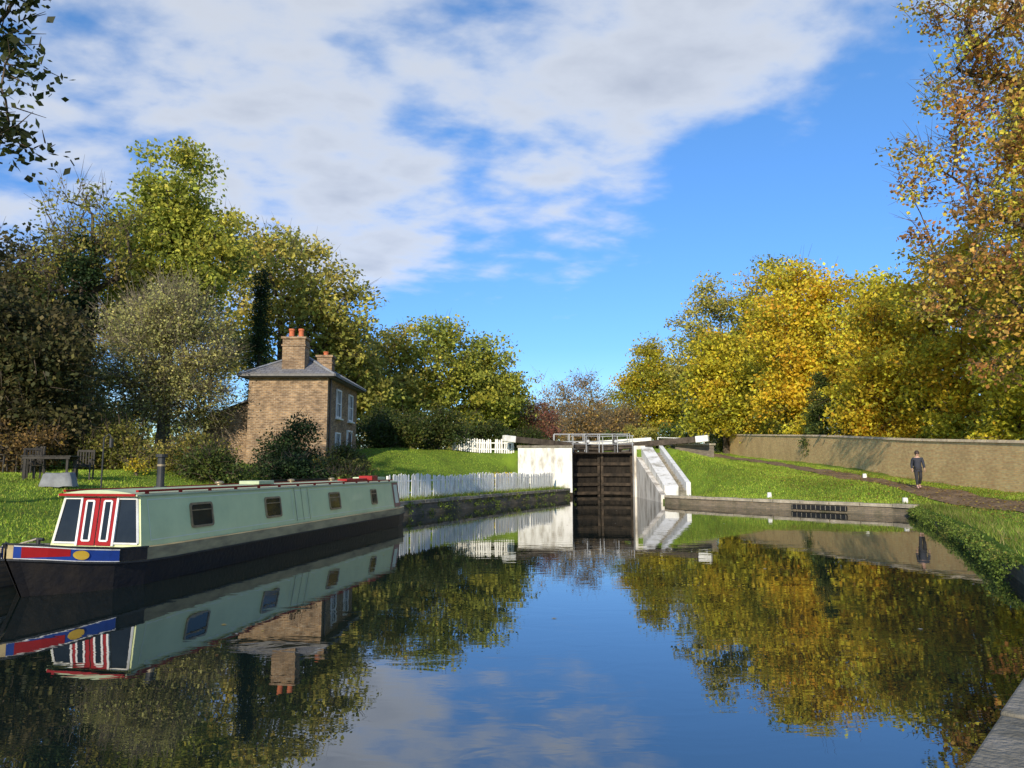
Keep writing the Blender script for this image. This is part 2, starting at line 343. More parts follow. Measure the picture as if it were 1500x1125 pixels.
tree('red_leaved_shrub','dull red brown leaved shrub beyond the lock','shrub',3.0,84,[(0,0,4.2,1.8,2,2.0),(1.2,0,3.2,1.4,1.6,1.8)],50,65,.9,.2,[(.13,.045,.035,3),(.1,.04,.03,2),(.17,.09,.05,1)],.12,26,twigs=7)
for i,(x,y,h,r,pal) in enumerate([(6,125,13,5,BRN),(12,130,15.5,5.5,BRN),(17.5,135,12,4.5,OLV),(1,120,9,4,OLV),(10,105,7,4,BRN),(15,108,7,4,BRN)]):
    tree('bare_tree','half bare brown tree beyond the lock','tree',x,y,[(0,0,h*.6,r,r,h*.38),(r*.4,0,h*.4,r*.8,r*.8,h*.3)],90,40,1.5,.36,pal,.25,40+i,twigs=9,twlen=2.0,hollow=.2,bark=BARKG,group='half bare trees beyond the lock')
def big(x,y,h,r,pal,s,label,ncl=190,nl=150,leaf=.38,sp=1.5,low=.12,**k):
    lo=[(0,0,h*.66,r*.8,r*.8,h*.3),(-r*.45,-.3*r,h*.5,r*.62,r*.62,h*.26),(r*.5,0,h*.5,r*.62,r*.62,h*.28),(0,-.4*r,h*.32,r*.8,r*.7,h*.22),(-.1*r,0,h*.86,r*.42,r*.42,h*.14),(-.5*r,-.3*r,h*(low+.12),r*.5,r*.5,h*.13)]
    return tree('lime_tree',label,'tree',x,y,lo,ncl,nl,sp,leaf,pal,.36,s,twigs=2,twlen=1.6,hollow=.3,**k)
big(22,114,17.5,6,pmul(YG,.8),51,'tall yellow green tree behind the towpath')
big(27,95,23.5,7,OLV,52,'tall olive tree behind the brick wall')
big(33,90,24,7,pmul(YG,.85),53,'tall yellow green tree behind the brick wall')
big(28.8,72,20.5,6.0,YEL,54,'golden yellow autumn tree behind the brick wall',ncl=220,leaf=.34)
big(24.3,84,14,4.8,pmul(YG,.9),55,'smaller yellow tree leaning over the wall',ncl=150)
big(34,66,17.5,6,YG,56,'golden green tree behind the brick wall')
big(26.8,53,12,4.3,YEL,57,'low golden tree spreading above the brick wall',ncl=150,leaf=.27,sp=1.05)
big(30,48,16,5.5,YEL,58,'golden tree behind the brick wall',ncl=200,leaf=.27,sp=1.1)
big(28.5,39,12,4.6,YG,59,'yellow leaved tree close behind the wall',ncl=180,leaf=.23,sp=.9)
big(40,52,20,7,OLV,60,'tall olive tree behind the brick wall')
tree('ivy_bush','dark ivy clad trunk rising above the brick wall','ivy',23.9,57.5,[(0,0,1.8,1.2,1,2),(0.2,0,4,1.1,1,1.6),(.1,0,5.9,.75,.7,1.2)],75,140,.5,.16,pmul(GD,.7),.2,61,hollow=.5)
tree('beech_tree','tall overhanging tree with drooping rusty brown and yellow leaves','tree',24.0,30.5,[(-1,0,19,5.2,5,5),(-3.6,0,14,3.6,4,3.2),(-1.8,-1,10.5,5.4,4,2.6),(2,0,14,5,5,6),(-2.8,0,21.5,3.5,4,3.5),(-4.2,0,9.0,3.0,3,2.0),(-1.5,0,6.5,3,3,1.6)],330,85,.72,.21,RUS+[(.44,.34,.04,3),(.24,.24,.03,2)],.3,62,twigs=7,twlen=1.1,droop=.38,hollow=.15,lean=(-1,0))
tree('beech_tree','tall overhanging tree with yellow green leaves','tree',29,36,[(0,0,17,5,5,6),(0,0,10,5,5,4)],180,100,1.0,.23,YG,.36,63,twigs=5,hollow=.2,droop=.2)
tree('alder_tree','nearly black overhanging branches with broad dark leaves','tree',-13.6,12.6,[(4.4,-.6,9.3,1.2,1.2,.9),(4.9,-.4,7.6,.75,.8,.7),(1.2,0,9,2,2,2),(4.9,-.3,6.4,.6,.7,.5),(0,0,11,3,3,2),(5.2,-.5,10,.9,.9,.8)],140,52,.42,.16,[(.03,.036,.008,2),(.016,.02,.006,3)],.12,64,twigs=3,twlen=.4,hollow=.1,droop=.15)
def shrub(name,label,x,y,r,h,pal,s,ncl=40,nl=90,leaf=.13,sp=.5,tw=2,cat='shrub',n=3,**k):
    rs=random.Random(s)
    lo=[(rs.uniform(-.5,.5)*r,rs.uniform(-.3,.3)*r,h*rs.uniform(.4,.6),r*.62,r*.6,h*.48) for _ in range(n)]+[(0,0,h*.3,r,r*.8,h*.35)]
    return tree(name,label,cat,x,y,lo,ncl,nl,sp,leaf,pal,.06,s,twigs=tw,twlen=.6,hollow=.3,trunk_top=.6,**k)
shrub('yew_shrub','dark evergreen shrub in front of the cottage',-9.5,31.2,1.15,2.6,DARK,71,80,150,.11,.45)
shrub('yew_shrub','dark evergreen shrub in front of the cottage',-8.5,29.6,1.4,1.4,DARK,72,60,120,.11,.45)
for i,(x,y,r,h,pal) in enumerate([(-18.5,27.5,1.9,1.9,BRN),(-15.8,29.5,1.9,1.9,OLV),(-12.9,29.5,1.8,1.3,OLV),(-11.2,28,1.5,1.1,GD),(-7.6,32,1.5,1.5,OLV),(-8.2,35.5,1.2,1.5,GD),(-21.5,27,2,2.2,BRN),(-24.5,27,2.2,2.6,GD),(-6.9,30.3,.9,.9,GD),(-17.2,32,2,2.3,OLV)]):
    shrub('bramble_bush','tangled brown and green bramble bush by the lawn',x,y,r,h,pmul(pal,.6),80+i,60,120,.12,.5,6,group='bramble bushes along the garden')
for i,(x,y,r,h) in enumerate([(-7.2,47.5,2,2.6),(-5,50,2.2,2.7),(-9,50,2.4,3),(-2.4,54,2.2,2.2),(-5.5,55,2.6,3.2),(0.5,57,2,1.6),(-10.5,55,3,4)]):
    shrub('hedge_bush','dark green bush behind the sloping lawn',x,y,r,h,pmul(GD,.5),100+i,60,100,.17,.65,2,group='dark bushes behind the lawn')
shrub('yellow_bush','small bright yellow bush beside the lawn',-13.5,26.8,.45,.7,pmul(YG,.8),120,16,60,.08,.22)
shrub('yellow_bush','small yellow flowering bush by the picket fence',-.7,43.5,.55,1.1,YEL,121,22,90,.09,.25)
for i,(x,y,r,h,pal) in enumerate([(26.5,34,1.8,3.6,GY),(25.2,38.5,1.6,3.2,YG),(25.5,44,1.8,3.6,YG),(26,49,2,3.8,YEL),(26.6,56,2,3.6,GD),(25.6,64,2.2,4.2,YG),(26.6,71,2.2,4.5,GD),(27.2,79,2.4,4.5,YG),(26,87,2.4,3.5,GD),(21.5,97,2.6,4,GD),(17.5,99,2.6,3.6,OLV),(13,92,2,2.6,GD),(27,29,1.8,3,YG)]):
    shrub('wall_bush','yellow green bush growing behind the brick wall',x,y,r,h,pal,130+i,55,100,.22,.7,2,group='bushes behind the brick wall')
rs=np.random.RandomState(5)
th=rs.uniform(math.radians(-62),math.radians(62),2600); R=rs.uniform(150,210,2600)
X=np.sin(th)*R; Y=np.cos(th)*R; hh=9+4*np.sin(th*23)+3*np.sin(th*57+1)
C=np.stack([X,Y,3+rs.rand(2600)*hh],1)
V,F,c=leafgeo(C,26,2.6,.9,OLV+BRN+GD,rs)
o=ob('distant_woodland',npmesh('distant_woodland',V,F,LEAF,c)); o['kind']='stuff'; o['label']='distant autumn woodland along the horizon'; o['category']='woodland'
def edgeveg(name,label,P,n,ztop,pal,seed,off=(-.12,.45),hang=.32,leaf=.06,nl=55,sp=.16):
    rs=np.random.RandomState(seed); P=np.array(P,float); L_=np.hypot(*(P[1:]-P[:-1]).T); cum=np.concatenate([[0],np.cumsum(L_)])
    s=rs.uniform(0,cum[-1],n); x=np.interp(s,cum,P[:,0]); y=np.interp(s,cum,P[:,1]); 
    dx=np.interp(s+.05,cum,P[:,0])-x; dy=np.interp(s+.05,cum,P[:,1])-y; l=np.hypot(dx,dy)+1e-9
    o_=rs.uniform(off[0],off[1],n); sg=1 if P[:,0].mean()>5 else -1
    x=x+sg*dy/l*o_; y=y-sg*dx/l*o_
    z=ztop+.06*np.sin(s*1.9)*np.sin(s*.7+1)-np.where(o_<.05,rs.uniform(.0,hang,n),0)
    V,F,c=leafgeo(np.stack([x,y,z],1),nl,sp,leaf,pal,rs,flat=.6,droop=.05)
    o=ob(name,npmesh(name,V,F,LEAF,c)); o['kind']='stuff'; o['label']=label; o['category']='weeds'
VG=[(.07,.1,.016,3),(.1,.135,.02,3),(.05,.07,.014,2),(.15,.13,.03,1)]
edgeveg('overhanging_bank_plants','low green plants along the water edge',RP[5:8]+np.array([0,.6]),330,.34,VG,31,off=(-.1,.2),hang=.3,leaf=.05,nl=40,sp=.12)
edgeveg('garden_bank_plants','ragged weeds hanging over the garden bank wall',LP[5:9],240,.5,VG,32,off=(-.1,.3),hang=.4,leaf=.07,nl=45)
# ------------------------------------------------------------------ grass & weeds & leaves
def blades(name,label,pts,h0,w0,pal,seed,cat='grass'):
    rs=np.random.RandomState(seed); n=len(pts); z=H(pts[:,0],pts[:,1]); P=np.column_stack([pts,z-.01])
    hh=h0*rs.uniform(.5,1.4,(n,1)); an=rs.uniform(0,2*np.pi,n); d=np.stack([np.cos(an),np.sin(an),np.zeros(n)],1)*w0*rs.uniform(.6,1.3,(n,1))
    tip=P+np.concatenate([rs.normal(0,.4,(n,2))*hh,hh],1)
    V=np.stack([P-d,P+d,tip],1).reshape(-1,3); F=np.arange(3*n).reshape(-1,3)
    pal=np.array(pal); c=pal[rs.choice(len(pal),n)][:,:3]*np.exp(rs.normal(0,.25,(n,1)))*(1+.3*np.sin(pts[:,0:1]*.9)*np.sin(pts[:,1:2]*.6+1))
    o=ob(name,npmesh(name,V,F,GRASSB,np.repeat(c,3,0))); o['kind']='stuff'; o['label']=label; o['category']=cat
def samp(n,x0,x1,y0,y1,side,dmin=.3,dmax=99,seed=0,avoid=True):
    rs=np.random.RandomState(seed); x=rs.uniform(x0,x1,n); y=rs.uniform(y0,y1,n)
    if side=='R': ok=(x>xR(y)+.05)&(pdist(RP[:12],x,y)>dmin)&(pdist(RP[:12],x,y)<dmax)&~((x<10.1)&(y>41.5)&(y<50.5))
    else: ok=(x<xL(y)-.05)&(pdist(LP[:9],x,y)>dmin)&(pdist(LP[:9],x,y)<dmax)
    if avoid: ok&=np.abs(x-np.interp(y,ys,xp))>.9
    return np.stack([x[ok],y[ok]],1)
GB=[(.24,.35,.03),(.18,.28,.025),(.3,.39,.045),(.3,.32,.05)]
GB2=[(.14,.2,.025),(.1,.16,.02),(.2,.24,.035),(.25,.22,.07)]
blades('towpath_grass','bright green grass slope beside the towpath',np.concatenate([samp(90000,8.4,21,28,56,'R',.4,seed=1),samp(30000,9,25,55,92,'R',seed=2)]),.08,.022,GB,1)
blades('towpath_verge','rough green verge along the near bank',samp(130000,0,21,2,30,'R',.55,seed=3),.08,.012,GB2+[(.2,.3,.03),(.22,.32,.04)],2)
blades('bank_weeds','short weeds along the bank edge',np.concatenate([samp(60000,7,17,12,31,'R',.0,.9,seed=4),samp(9000,8,17,29,41,'R',.3,.6,seed=5)]),.15,.012,GB2,3)
blades('lawn_grass','green garden lawn grass',np.concatenate([samp(120000,-26,-6,8,31,'L',.3,seed=6,avoid=False),samp(60000,-9,4,30,50,'L',.9,seed=7,avoid=False)]),.06,.016,GB,4)
blades('garden_bank_weeds','weeds along the garden bank edge',samp(60000,-9,4,24,49,'L',.0,1.2,seed=8,avoid=False),.18,.014,GB2+[(.24,.32,.04)],5)
def litter(name,pts,size,pal,seed,z=None):
    rs=np.random.RandomState(seed); n=len(pts); zz=(H(pts[:,0],pts[:,1])+.06) if z is None else np.full(n,z)
    P=np.column_stack([pts,zz]); an=rs.uniform(0,6.28,n); s=size*rs.uniform(.6,1.3,n)[:,None]
    a=np.stack([np.cos(an),np.sin(an),rs.normal(0,.2,n)*(z is None)],1)*s; b=np.stack([-np.sin(an),np.cos(an),rs.normal(0,.2,n)*(z is None)],1)*s*.6
    V=np.stack([P-a,P+b,P+a,P-b],1).reshape(-1,3); c=np.array(pal)[rs.choice(len(pal),n)][:,:3]
    o=ob(name,npmesh(name,V,np.arange(4*n).reshape(-1,4),LEAF,np.repeat(c,4,0))); o['kind']='stuff'; o['label']='fallen yellow and brown autumn leaves'; o['category']='leaves'
LT=[(.5,.32,.05),(.3,.16,.05),(.2,.11,.05),(.5,.38,.08)]
litter('fallen_leaves',np.concatenate([samp(5000,2,23,5,60,'R',.1,seed=9,avoid=False),samp(9000,14,23,16,45,'R',1.0,seed=10,avoid=False),samp(900,-26,-6,10,30,'L',.3,seed=11,avoid=False)]),.05,LT,6)
rs=np.random.RandomState(3); fx=rs.uniform(-4,12,120); fy=rs.uniform(6,46,120); ok=(fx>xL(fy)+3.2)&(fx<xR(fy)-.3)
litter('floating_leaves',np.stack([fx[ok],fy[ok]],1),.035,LT+[(.6,.6,.55)],7,z=.006)
# ------------------------------------------------------------------ brick boundary wall
WBR=brickmat('boundary_brick',(.95,.63,.25),(.7,.44,.17),(.75,.56,.3),dirt=(.5,.31,.14),dirtamt=.6,ov=.5,dsc=.6)
t_=thing('brick_wall','long yellow stock brick boundary wall beside the towpath','wall',(0,0,0))
W=Geo(); Cp=Geo()
wy=np.arange(6,99,1.5)
wx=np.interp(wy,[6,20,30,90,99],[17.8,20,20.9,25,25.2]); wt=np.interp(wy,[6,20,30,39.6,54,90,99],[2.5,2.65,2.9,3.35,4.2,5.9,6.2])
for i in range(len(wy)-1):
    a=(wx[i],wy[i]);b=(wx[i+1],wy[i+1]); z0=float(min(H(*a),H(*b)))-.5; za,zb=wt[i],wt[i+1]; T=.34
    vs=[(a[0],a[1],z0),(b[0],b[1],z0),(b[0]+T,b[1],z0),(a[0]+T,a[1],z0),(a[0],a[1],za),(b[0],b[1],zb),(b[0]+T,b[1],zb),(a[0]+T,a[1],za)]
    W.mesh(vs,[(0,1,5,4),(3,2,6,7),(4,5,6,7)])
    vs=[(a[0]-.06,a[1]+.01,za-.0),(b[0]-.06,b[1]-.01,zb),(b[0]+T+.04,b[1]-.01,zb),(a[0]+T+.04,a[1]+.01,za)]
    vs=[(v[0],v[1],v[2]+.003) for v in vs]+[(v[0]+(.05 if k in(0,1) else -.05),v[1],v[2]+.12) for k,v in enumerate(vs)]
    Cp.mesh(vs,[(0,1,5,4),(3,2,6,7),(4,5,6,7),(0,3,7,4),(1,2,6,5)])
W.out('wall_face',WBR,t_); Cp.out('coping',pm('wall_coping',(.75,.6,.38),(.45,.34,.2),rough=.9,scale=2,bump=.4),t_)
# ------------------------------------------------------------------ cottage
HB=brickmat('cottage_brick',(.4,.25,.125),(.17,.105,.06),(.36,.28,.19),dirt=(.09,.062,.042),dirtamt=.75,ov=.8,msize=.016,h=.085,w=.24,dsc=1.6)
SLATE=brickmat('roof_slate',(.2,.2,.21),(.14,.14,.155),(.06,.06,.065),w=.3,h=.22,dirt=(.25,.22,.16),dirtamt=.6)
WHT=pm('white_paint',(.84,.83,.78),(.62,.6,.53),scale=2.5,rough=.55,c3=(.78,.77,.72),bump=.15)
WHTD=pm('weathered_white_paint',(.84,.82,.76),(.4,.37,.3),scale=1.6,rough=.8,c3=(.78,.76,.69),bump=.4,stretch=(1,1,.35))
WHTF=pm('flaking_white_paint',(.88,.87,.8),(.58,.55,.48),scale=4.5,rough=.8,c3=(.84,.82,.75),bump=.3,stretch=(1,1,.3))
GLS=pm('dark_glass',(.02,.025,.03),(.012,.015,.02),scale=2,rough=.08,spec=.25)
POT=pm('terracotta',(.6,.17,.06),(.42,.11,.045),scale=5,rough=.8,bump=.2)
LEADM=pm('grey_lead',(.3,.31,.33),(.18,.19,.2),scale=3,rough=.6)
hx,hy,hb=-13.25,37.0,1.75; w,dp,ez=3.98,7.0,4.8
h_=thing('brick_house','two storey brown brick cottage with hipped slate roof','house',(hx,hy,hb))
G=Geo(); G.box((w/2,dp/2,ez/2),(w,dp,ez))
G.box((-1.25,3.0,1.3),(2.5,4.6,2.6)); G.mesh([(-2.5,.7,2.6),(0,.7,2.6),(0,.7,3.6),(-2.5,5.3,2.6),(0,5.3,2.6),(0,5.3,3.6)],[(0,1,2),(3,5,4)])
G.out('wall',HB,h_)
R_=Geo(); o=.42; e0=ez-.02; rh=ez+1.4
A=[(-o,-o,e0),(w+o,-o,e0),(w+o,dp+o,e0),(-o,dp+o,e0)]; r1=(w/2,2.3,rh); r2=(w/2,dp-2.3,rh)
R_.mesh(A+[r1,r2],[(0,1,4),(1,2,5,4),(2,3,5),(3,0,4,5)])
R_.mesh([(-2.75,.45,2.55),(0,.45,3.72),(0,5.5,3.72),(-2.75,5.5,2.55),(-2.75,.45,2.47),(0,.45,3.64),(0,5.5,3.64),(-2.75,5.5,2.47)],[(0,1,2,3),(4,5,6,7),(0,1,5,4),(3,0,4,7)])
roof=R_.out('roof',SLATE,h_)
G=Geo()
for a,b in zip(A,A[1:]+A[:1]): 
    G.beam(a,b,.1,.12)
G.box((w/2,dp/2,e0-.09),(w+.7,dp+.7,.03))
G.out('gutter',pm('gutter_paint',(.16,.15,.14),(.09,.09,.085),rough=.6),h_)
G=Geo()
for a,b in ((A[0],r1),(A[1],r1),(A[2],r2),(A[3],r2),(r1,r2)): G.cyl((a[0],a[1],a[2]+.03),(b[0],b[1],b[2]+.03),.07,n=6)
G.out('ridge_tile',LEADM,roof)
def chim(cx,cy,cw,cd,z0,z1,n,pr=1.0):
    G=Geo(); G.box((cx,cy,(z0+z1)/2),(cw,cd,z1-z0)); G.box((cx,cy,z1-.35),(cw+.1,cd+.1,.09)); G.box((cx,cy,z1+.04),(cw+.14,cd+.14,.12)); c=G.out('chimney',HB,roof)
    for i in range(n):
        P=Geo(); px=cx+(i-(n-1)/2)*cw/ n*.85
        P.cyl((px,cy,z1+.1),(px,cy,z1+.5*pr),.15,.125,12); P.cyl((px,cy,z1+.46*pr),(px,cy,z1+.56*pr),.16,.16,12)
        P.out('chimney_pot',POT,c)
chim(2.1,.75,1.15,.85,4.9,6.75,2); chim(2.5,5.3,.85,.7,5.2,6.5,1,.6)
def window(parent,c,wd,ht,nx,glass=GLS,fr=WHT):
    G=Geo(); x,y,z=c
    f=Geo(); t=.085
    f.box((x+.03,y,z+ht/2+t/2),(.1,wd+2*t,t)); f.box((x+.03,y,z-ht/2-t/2),(.1,wd+2*t,t))
    f.box((x+.03,y-wd/2-t/2,z),(.1,t,ht)); f.box((x+.03,y+wd/2+t/2,z),(.1,t,ht))
    f.box((x+.035,y,z),(.05,wd,.05)); f.box((x+.03,y,z+ht/4+.015),(.04,.035,ht/2-.03)); f.box((x+.03,y,z-ht/4-.015),(.04,.035,ht/2-.03))
    G.box((x+.008,y,z),(.02,wd,ht)); g_=G.out('window',glass,parent)
    f.out('frame',fr,g_); s=Geo(); s.box((x+.08,y,z-ht/2-t-.045),(.2,wd+.3,.08)); s.out('sill',WHT,g_)
for yy in (2.3,5.2): window(h_,(w,yy,3.55),.85,1.35,1)
window(h_,(w,2.3,1.25),.85,1.4,1)
G=Geo(); G.box((w+.03,5.0,1.05),(.06,.9,2.1)); d_=G.out('door',pm('door_paint',(.05,.07,.1),(.035,.05,.08),rough=.4),h_)
G=Geo(); G.box((w+.04,4.5,1.08),(.1,.09,2.2)); G.box((w+.04,5.5,1.08),(.1,.09,2.2)); G.box((w+.04,5,2.23),(.12,1.15,.1)); G.out('door_frame',WHT,d_)
G=Geo(); G.cyl((w+.06,5.35,1.05),(w+.12,5.35,1.05),.03,n=8); G.out('handle',pm('brass',(.5,.35,.1),(.35,.25,.08),rough=.3,metal=1),d_)
G=Geo(); G.cyl((w+.07,.35,0),(w+.07,.35,ez-.1),.045,n=8); G.out('drain_pipe',pm('black_pipe',(.02,.02,.02),(.03,.03,.03),rough=.5),h_)
# ------------------------------------------------------------------ lock
WOOD=pm('gate_timber',(.035,.027,.019),(.011,.009,.007),scale=3,rough=.9,bump=.6,stretch=(1,1,.3),c3=(.02,.016,.012),spec=.2)  # timber colour darkened to paint in the shadow on the lower gates
WOODG=pm('shaded_brown_timber',(.075,.055,.036),(.022,.018,.013),scale=2,rough=.8,bump=.6,spec=.2,c3=(.045,.034,.023))  # gate frame brown, darkened as painted shadow; reused for waterline stain and hatch seams
BEAMM=pm('balance_beam_timber',(.1,.08,.06),(.04,.032,.025),scale=3,rough=.85,bump=.4,spec=.2)
LBR=brickmat('lock_brick',(.24,.19,.14),(.17,.14,.11),(.19,.17,.14),dirt=(.06,.055,.04),dirtamt=.8)
STN=pm('stained_pale_wall',(.8,.76,.66),(.3,.26,.2),scale=1.3,rough=.9,c3=(.66,.61,.52),bump=.5,stretch=(1,1,.4))
STEEL=pm('galvanised_steel',(.5,.51,.51),(.36,.37,.38),scale=8,rough=.45,metal=.3)
t_=thing('lock_wing_wall','white painted lock wing wall facing the lower pool','lock wall',(0,0,0))
G=Geo(); G.box((2.2,49.8,1.35),(3.6,.9,3.8)); G.out('wall_face',[WHTD],t_,bevel=.03)
G=Geo(); G.box((2.2,49.85,3.33),(3.75,1.1,.16)); G.out('coping',STONED,t_,bevel=.02)
G=Geo(); G.box((2.2,49.33,.05),(3.62,.06,.5)); G.out('waterline_stain',WOODG,t_)
for nm,x in (('lock_chamber_wall',3.75),('lock_chamber_wall',8.65)):
    t_=thing(nm,'stained brick wall lining the lock chamber','lock wall',(x,0,0),group='lock chamber walls')
    y0=50.27 if x<5 else 50.47
    G=Geo(); G.box((0,(y0+78)/2,.95),(.6,78-y0,4.3)); G.out('wall_face',LBR,t_)
    G=Geo(); G.box((0,(y0+78.5)/2,3.17),(.75,77.5-y0,.14)); G.out('coping',STONE,t_)
def sloped(x0,x1,y0,y1,z0,z1,zb=-.6):
    return [(x0,y0,zb),(x1,y0,zb),(x1,y1,zb),(x0,y1,zb),(x0,y0,z0),(x1,y0,z0),(x1,y1,z1),(x0,y1,z1)]
FS=[(3,2,1,0),(4,5,6,7),(0,1,5,4),(1,2,6,5),(2,3,7,6),(3,0,4,7)]
t_=thing('lock_wing_wall','white painted sloping wing wall beside the lock entrance','lock wall',(0,0,0))
G=Geo(); G.mesh(sloped(8.3,8.6,41.6,49.7,.4,2.7),FS); G.out('wall_face',STN,t_)
G=Geo(); G.mesh(sloped(8.62,9.42,42.2,49.8,.9,3.33),FS); G.out('painted_slope',WHTD,t_,bevel=.02)
G=Geo(); G.mesh(sloped(9.86,10.12,42.2,49.8,1.1,3.42,zb=-.2),FS); G.out('painted_kerb',WHT,t_,bevel=.02)
G=Geo()
n=16
for i in range(n):
    y=42.2+i*7.6/n; G.box((9.64,y+.24,(.2+2.43*i/n)),(.42,7.6/n-.01,.9))
G.out('steps',STONED,t_)
G=Geo(); G.box((8.55,50.1,1.3),(.75,.7,4.2)); G.out('quoin',STN,t_)
t_=thing('lock_platform','low brown brick platform with stone top beside the lock','platform',(0,0,0))
G=Geo(); G.box((12.3,50.6,2.6),(2.6,1.2,1.7)); G.out('wall_face',LBR,t_); G=Geo(); G.box((12.3,50.6,3.5),(2.8,1.4,.12)); G.out('coping',STONE,t_)
def gate(lab,hx_,mx_,tipx,sgn):
    hy_,my_=51.2,52.3
    g_=thing('lock_gate',lab,'lock gate',(hx_,hy_,0),group='mitred lock gates')
    d=Vector((mx_-hx_,my_-hy_,0)); L_=d.length; u=d.normalized()
    P=Geo(); nb=9
    for i in range(nb):
        a=u*(L_*i/nb+.004); b=u*(L_*(i+1)/nb-.004); P.beam((a.x,a.y,1.2),(b.x,b.y,1.2),.09,3.4)
    P.out('planking',WOOD,g_)
    Fm=Geo(); off=Vector((0,-.17,0))
    for z in (.2,.8,1.45,2.2,2.95):
        Fm.beam(off+Vector((0,0,z)),off+u*L_+Vector((0,0,z)),.24,.2)
    for s in (.03,.97): 
        q=u*(L_*s)+Vector((0,-.15,0)); Fm.box((q.x,q.y,1.4),(.24,.24,3.7))
    Fm.out('frame',WOODG,g_)
    e=-u*5.2; zz=lambda s:3.3+s*(.55/7.3)
    bm=Geo(); a=u*L_; bm.beam((a.x,a.y-.1,zz(0)),(e.x*.84,e.y*.84-.1,zz(6.5)),.38,.4)
    b_=bm.out('balance_beam',BEAMM,g_,bevel=.03)
    tp=Geo(); tp.beam((e.x*.842,e.y*.842-.1,zz(6.52)),(e.x,e.y-.1,zz(7.4)),.4,.42); tp.out('painted_tip',WHT,b_,bevel=.03)
    wk=Geo(); a0=Vector((0,-.55,2.95)); wk.beam(a0,a0+u*L_,.5,.06); wk.out('walkway',BEAMM,g_)
    hr=Geo()
    for s in np.linspace(.05,.95,3):
        q=a0+u*L_*s+Vector((0,-.2,0)); hr.cyl(q,q+Vector((0,0,1.15)),.025,n=6)
    for z in (.6,1.15): q=a0+Vector((0,-.2,z)); hr.cyl(q,q+u*L_,.025,n=6)
    hr.out('handrail',STEEL,g_)
gate('dark timber lock gate with white tipped balance beam',4.05,6.15,0,-1)
gate('dark timber lock gate with white tipped balance beam',8.3,6.2,0,1)
def railing(pts,lab,hgt=1.1,mat=WHT,step=1.6,nr=2,r=.035):
    p0=Vector(pts[0]); t_=thing('railing',lab,'railing',p0)
    G=Geo(); Q=Geo()
    for a,b in zip(pts[:-1],pts[1:]):
        a=Vector(a)-p0;b=Vector(b)-p0; n=max(1,round((b-a).length/step))
        for i in range(n+1): q=a.lerp(b,i/n); G.cyl(q-Vector((0,0,.2)),q+Vector((0,0,hgt)),r,n=6)
        for k in range(nr):
            z=hgt*(1-k*.45)-.02; Q.cyl(a+Vector((0,0,z)),b+Vector((0,0,z)),r*.85,n=6)
    G.out('post',mat,t_); Q.out('rail',mat,t_)
railing([(3.2,56,3.25),(8.9,56,3.25)],'grey steel footbridge railing across the lock',1.25,STEEL,1.1,3,.028)
railing([(3.2,57.2,3.25),(8.9,57.2,3.25)],'grey steel footbridge railing across the lock',1.25,STEEL,1.1,3,.028)
G=Geo(); G.box((6.05,56.6,3.3),(6,1.15,.15)); o=G.out('footbridge_deck',WOOD); o['label']='timber footbridge deck across the lock'; o['category']='footbridge'
railing([(10.2,51.8,3.15),(13.6,52.5,3.1)],'white post and rail fence beside the lock',.9,WHT,1.2)
railing([(1,62,3.25),(3,66,3.3),(3,76,3.4)],'white railing along the lock side',1,WHT,1.8)
railing([(9.6,60,3.2),(9.6,76,3.4)],'white railing along the lock side',1,WHT,1.8)
for sx,x0 in ((-1,3.9),(1,8.5)):
    g_=thing('lock_gate','far upper lock gate with long white balance beam','lock gate',(x0,70,3.2),group='upper lock gates')
    G=Geo(); G.beam((-sx*2.1,.8,1.0),(sx*4.4,-1.5,1.35),.35,.36); G.out('balance_beam',WHTD,g_,bevel=.03)
    G=Geo(); G.beam((0,0,-.4),(-sx*2.1,.8,-.4),.15,2.2); G.box((0,-.1,.1),(.3,.3,1.7)); G.out('planking',WOOD,g_)
G=Geo(); G.box((-.5,86,4.3),(11,.4,1.8)); G.box((-.5,86,5.25),(11.2,.55,.12)); o=G.out('brick_parapet',HB); o['label']='low reddish brick parapet beyond the lock'; o['category']='wall'
for x,y in ((2.9,51.5),(9.9,50.6),(1.2,52.2)):
    g_=thing('mooring_bollard','small black and white lock side bollard','bollard',(x,y,3.1),group='lock side bollards')
    G=Geo(); G.cyl((0,0,-.1),(0,0,.5),.12,.1,10); G.out('post',WOOD,g_); G=Geo(); G.cyl((0,0,.5),(0,0,.62),.14,.12,10); G.out('cap',WHT,g_)
for x,y in ((5.2,51.3),(7.1,51.3)):
    g_=thing('paddle_gear','black iron rack and pinion paddle gear on gate','lock gear',(x,y,3.0),group='gate paddle gear')
    G=Geo(); G.box((0,0,.6),(.12,.1,1.3)); G.box((.0,-.08,.75),(.3,.12,.3)); G.out('rack',pm('iron',(.03,.03,.03),(.05,.045,.04),rough=.5),g_); G=Geo(); G.cyl((.05,-.14,.75),(.05,-.2,.75),.1,n=10); G.out('gear',STEEL,g_)
g_=thing('overflow_grate','black barred overflow opening in the bank wall','grate',(13.6,33.1,0))
dv=Vector((15.6-12.2,30.6-34.9,0)).normalized(); nv=Vector((-dv.y,dv.x,0)); 
nv=-nv if nv.x>0 else nv
G=Geo(); G.beam(-dv*1.3+nv*.10+Vector((0,0,.18)),dv*1.3+nv*.10+Vector((0,0,.18)),.04,.2); G.out('opening',pm('painted_slot_dark',(.006,.006,.006),(.01,.01,.01)),g_)  # flat black strip paints the darkness inside the slot; no hole is cut
G=Geo()
for i in range(12): q=dv*(-1.25+i*.227)+nv*.14; G.cyl(q+Vector((0,0,.08)),q+Vector((0,0,.28)),.014,n=6)
G.out('bars',STONED,g_)
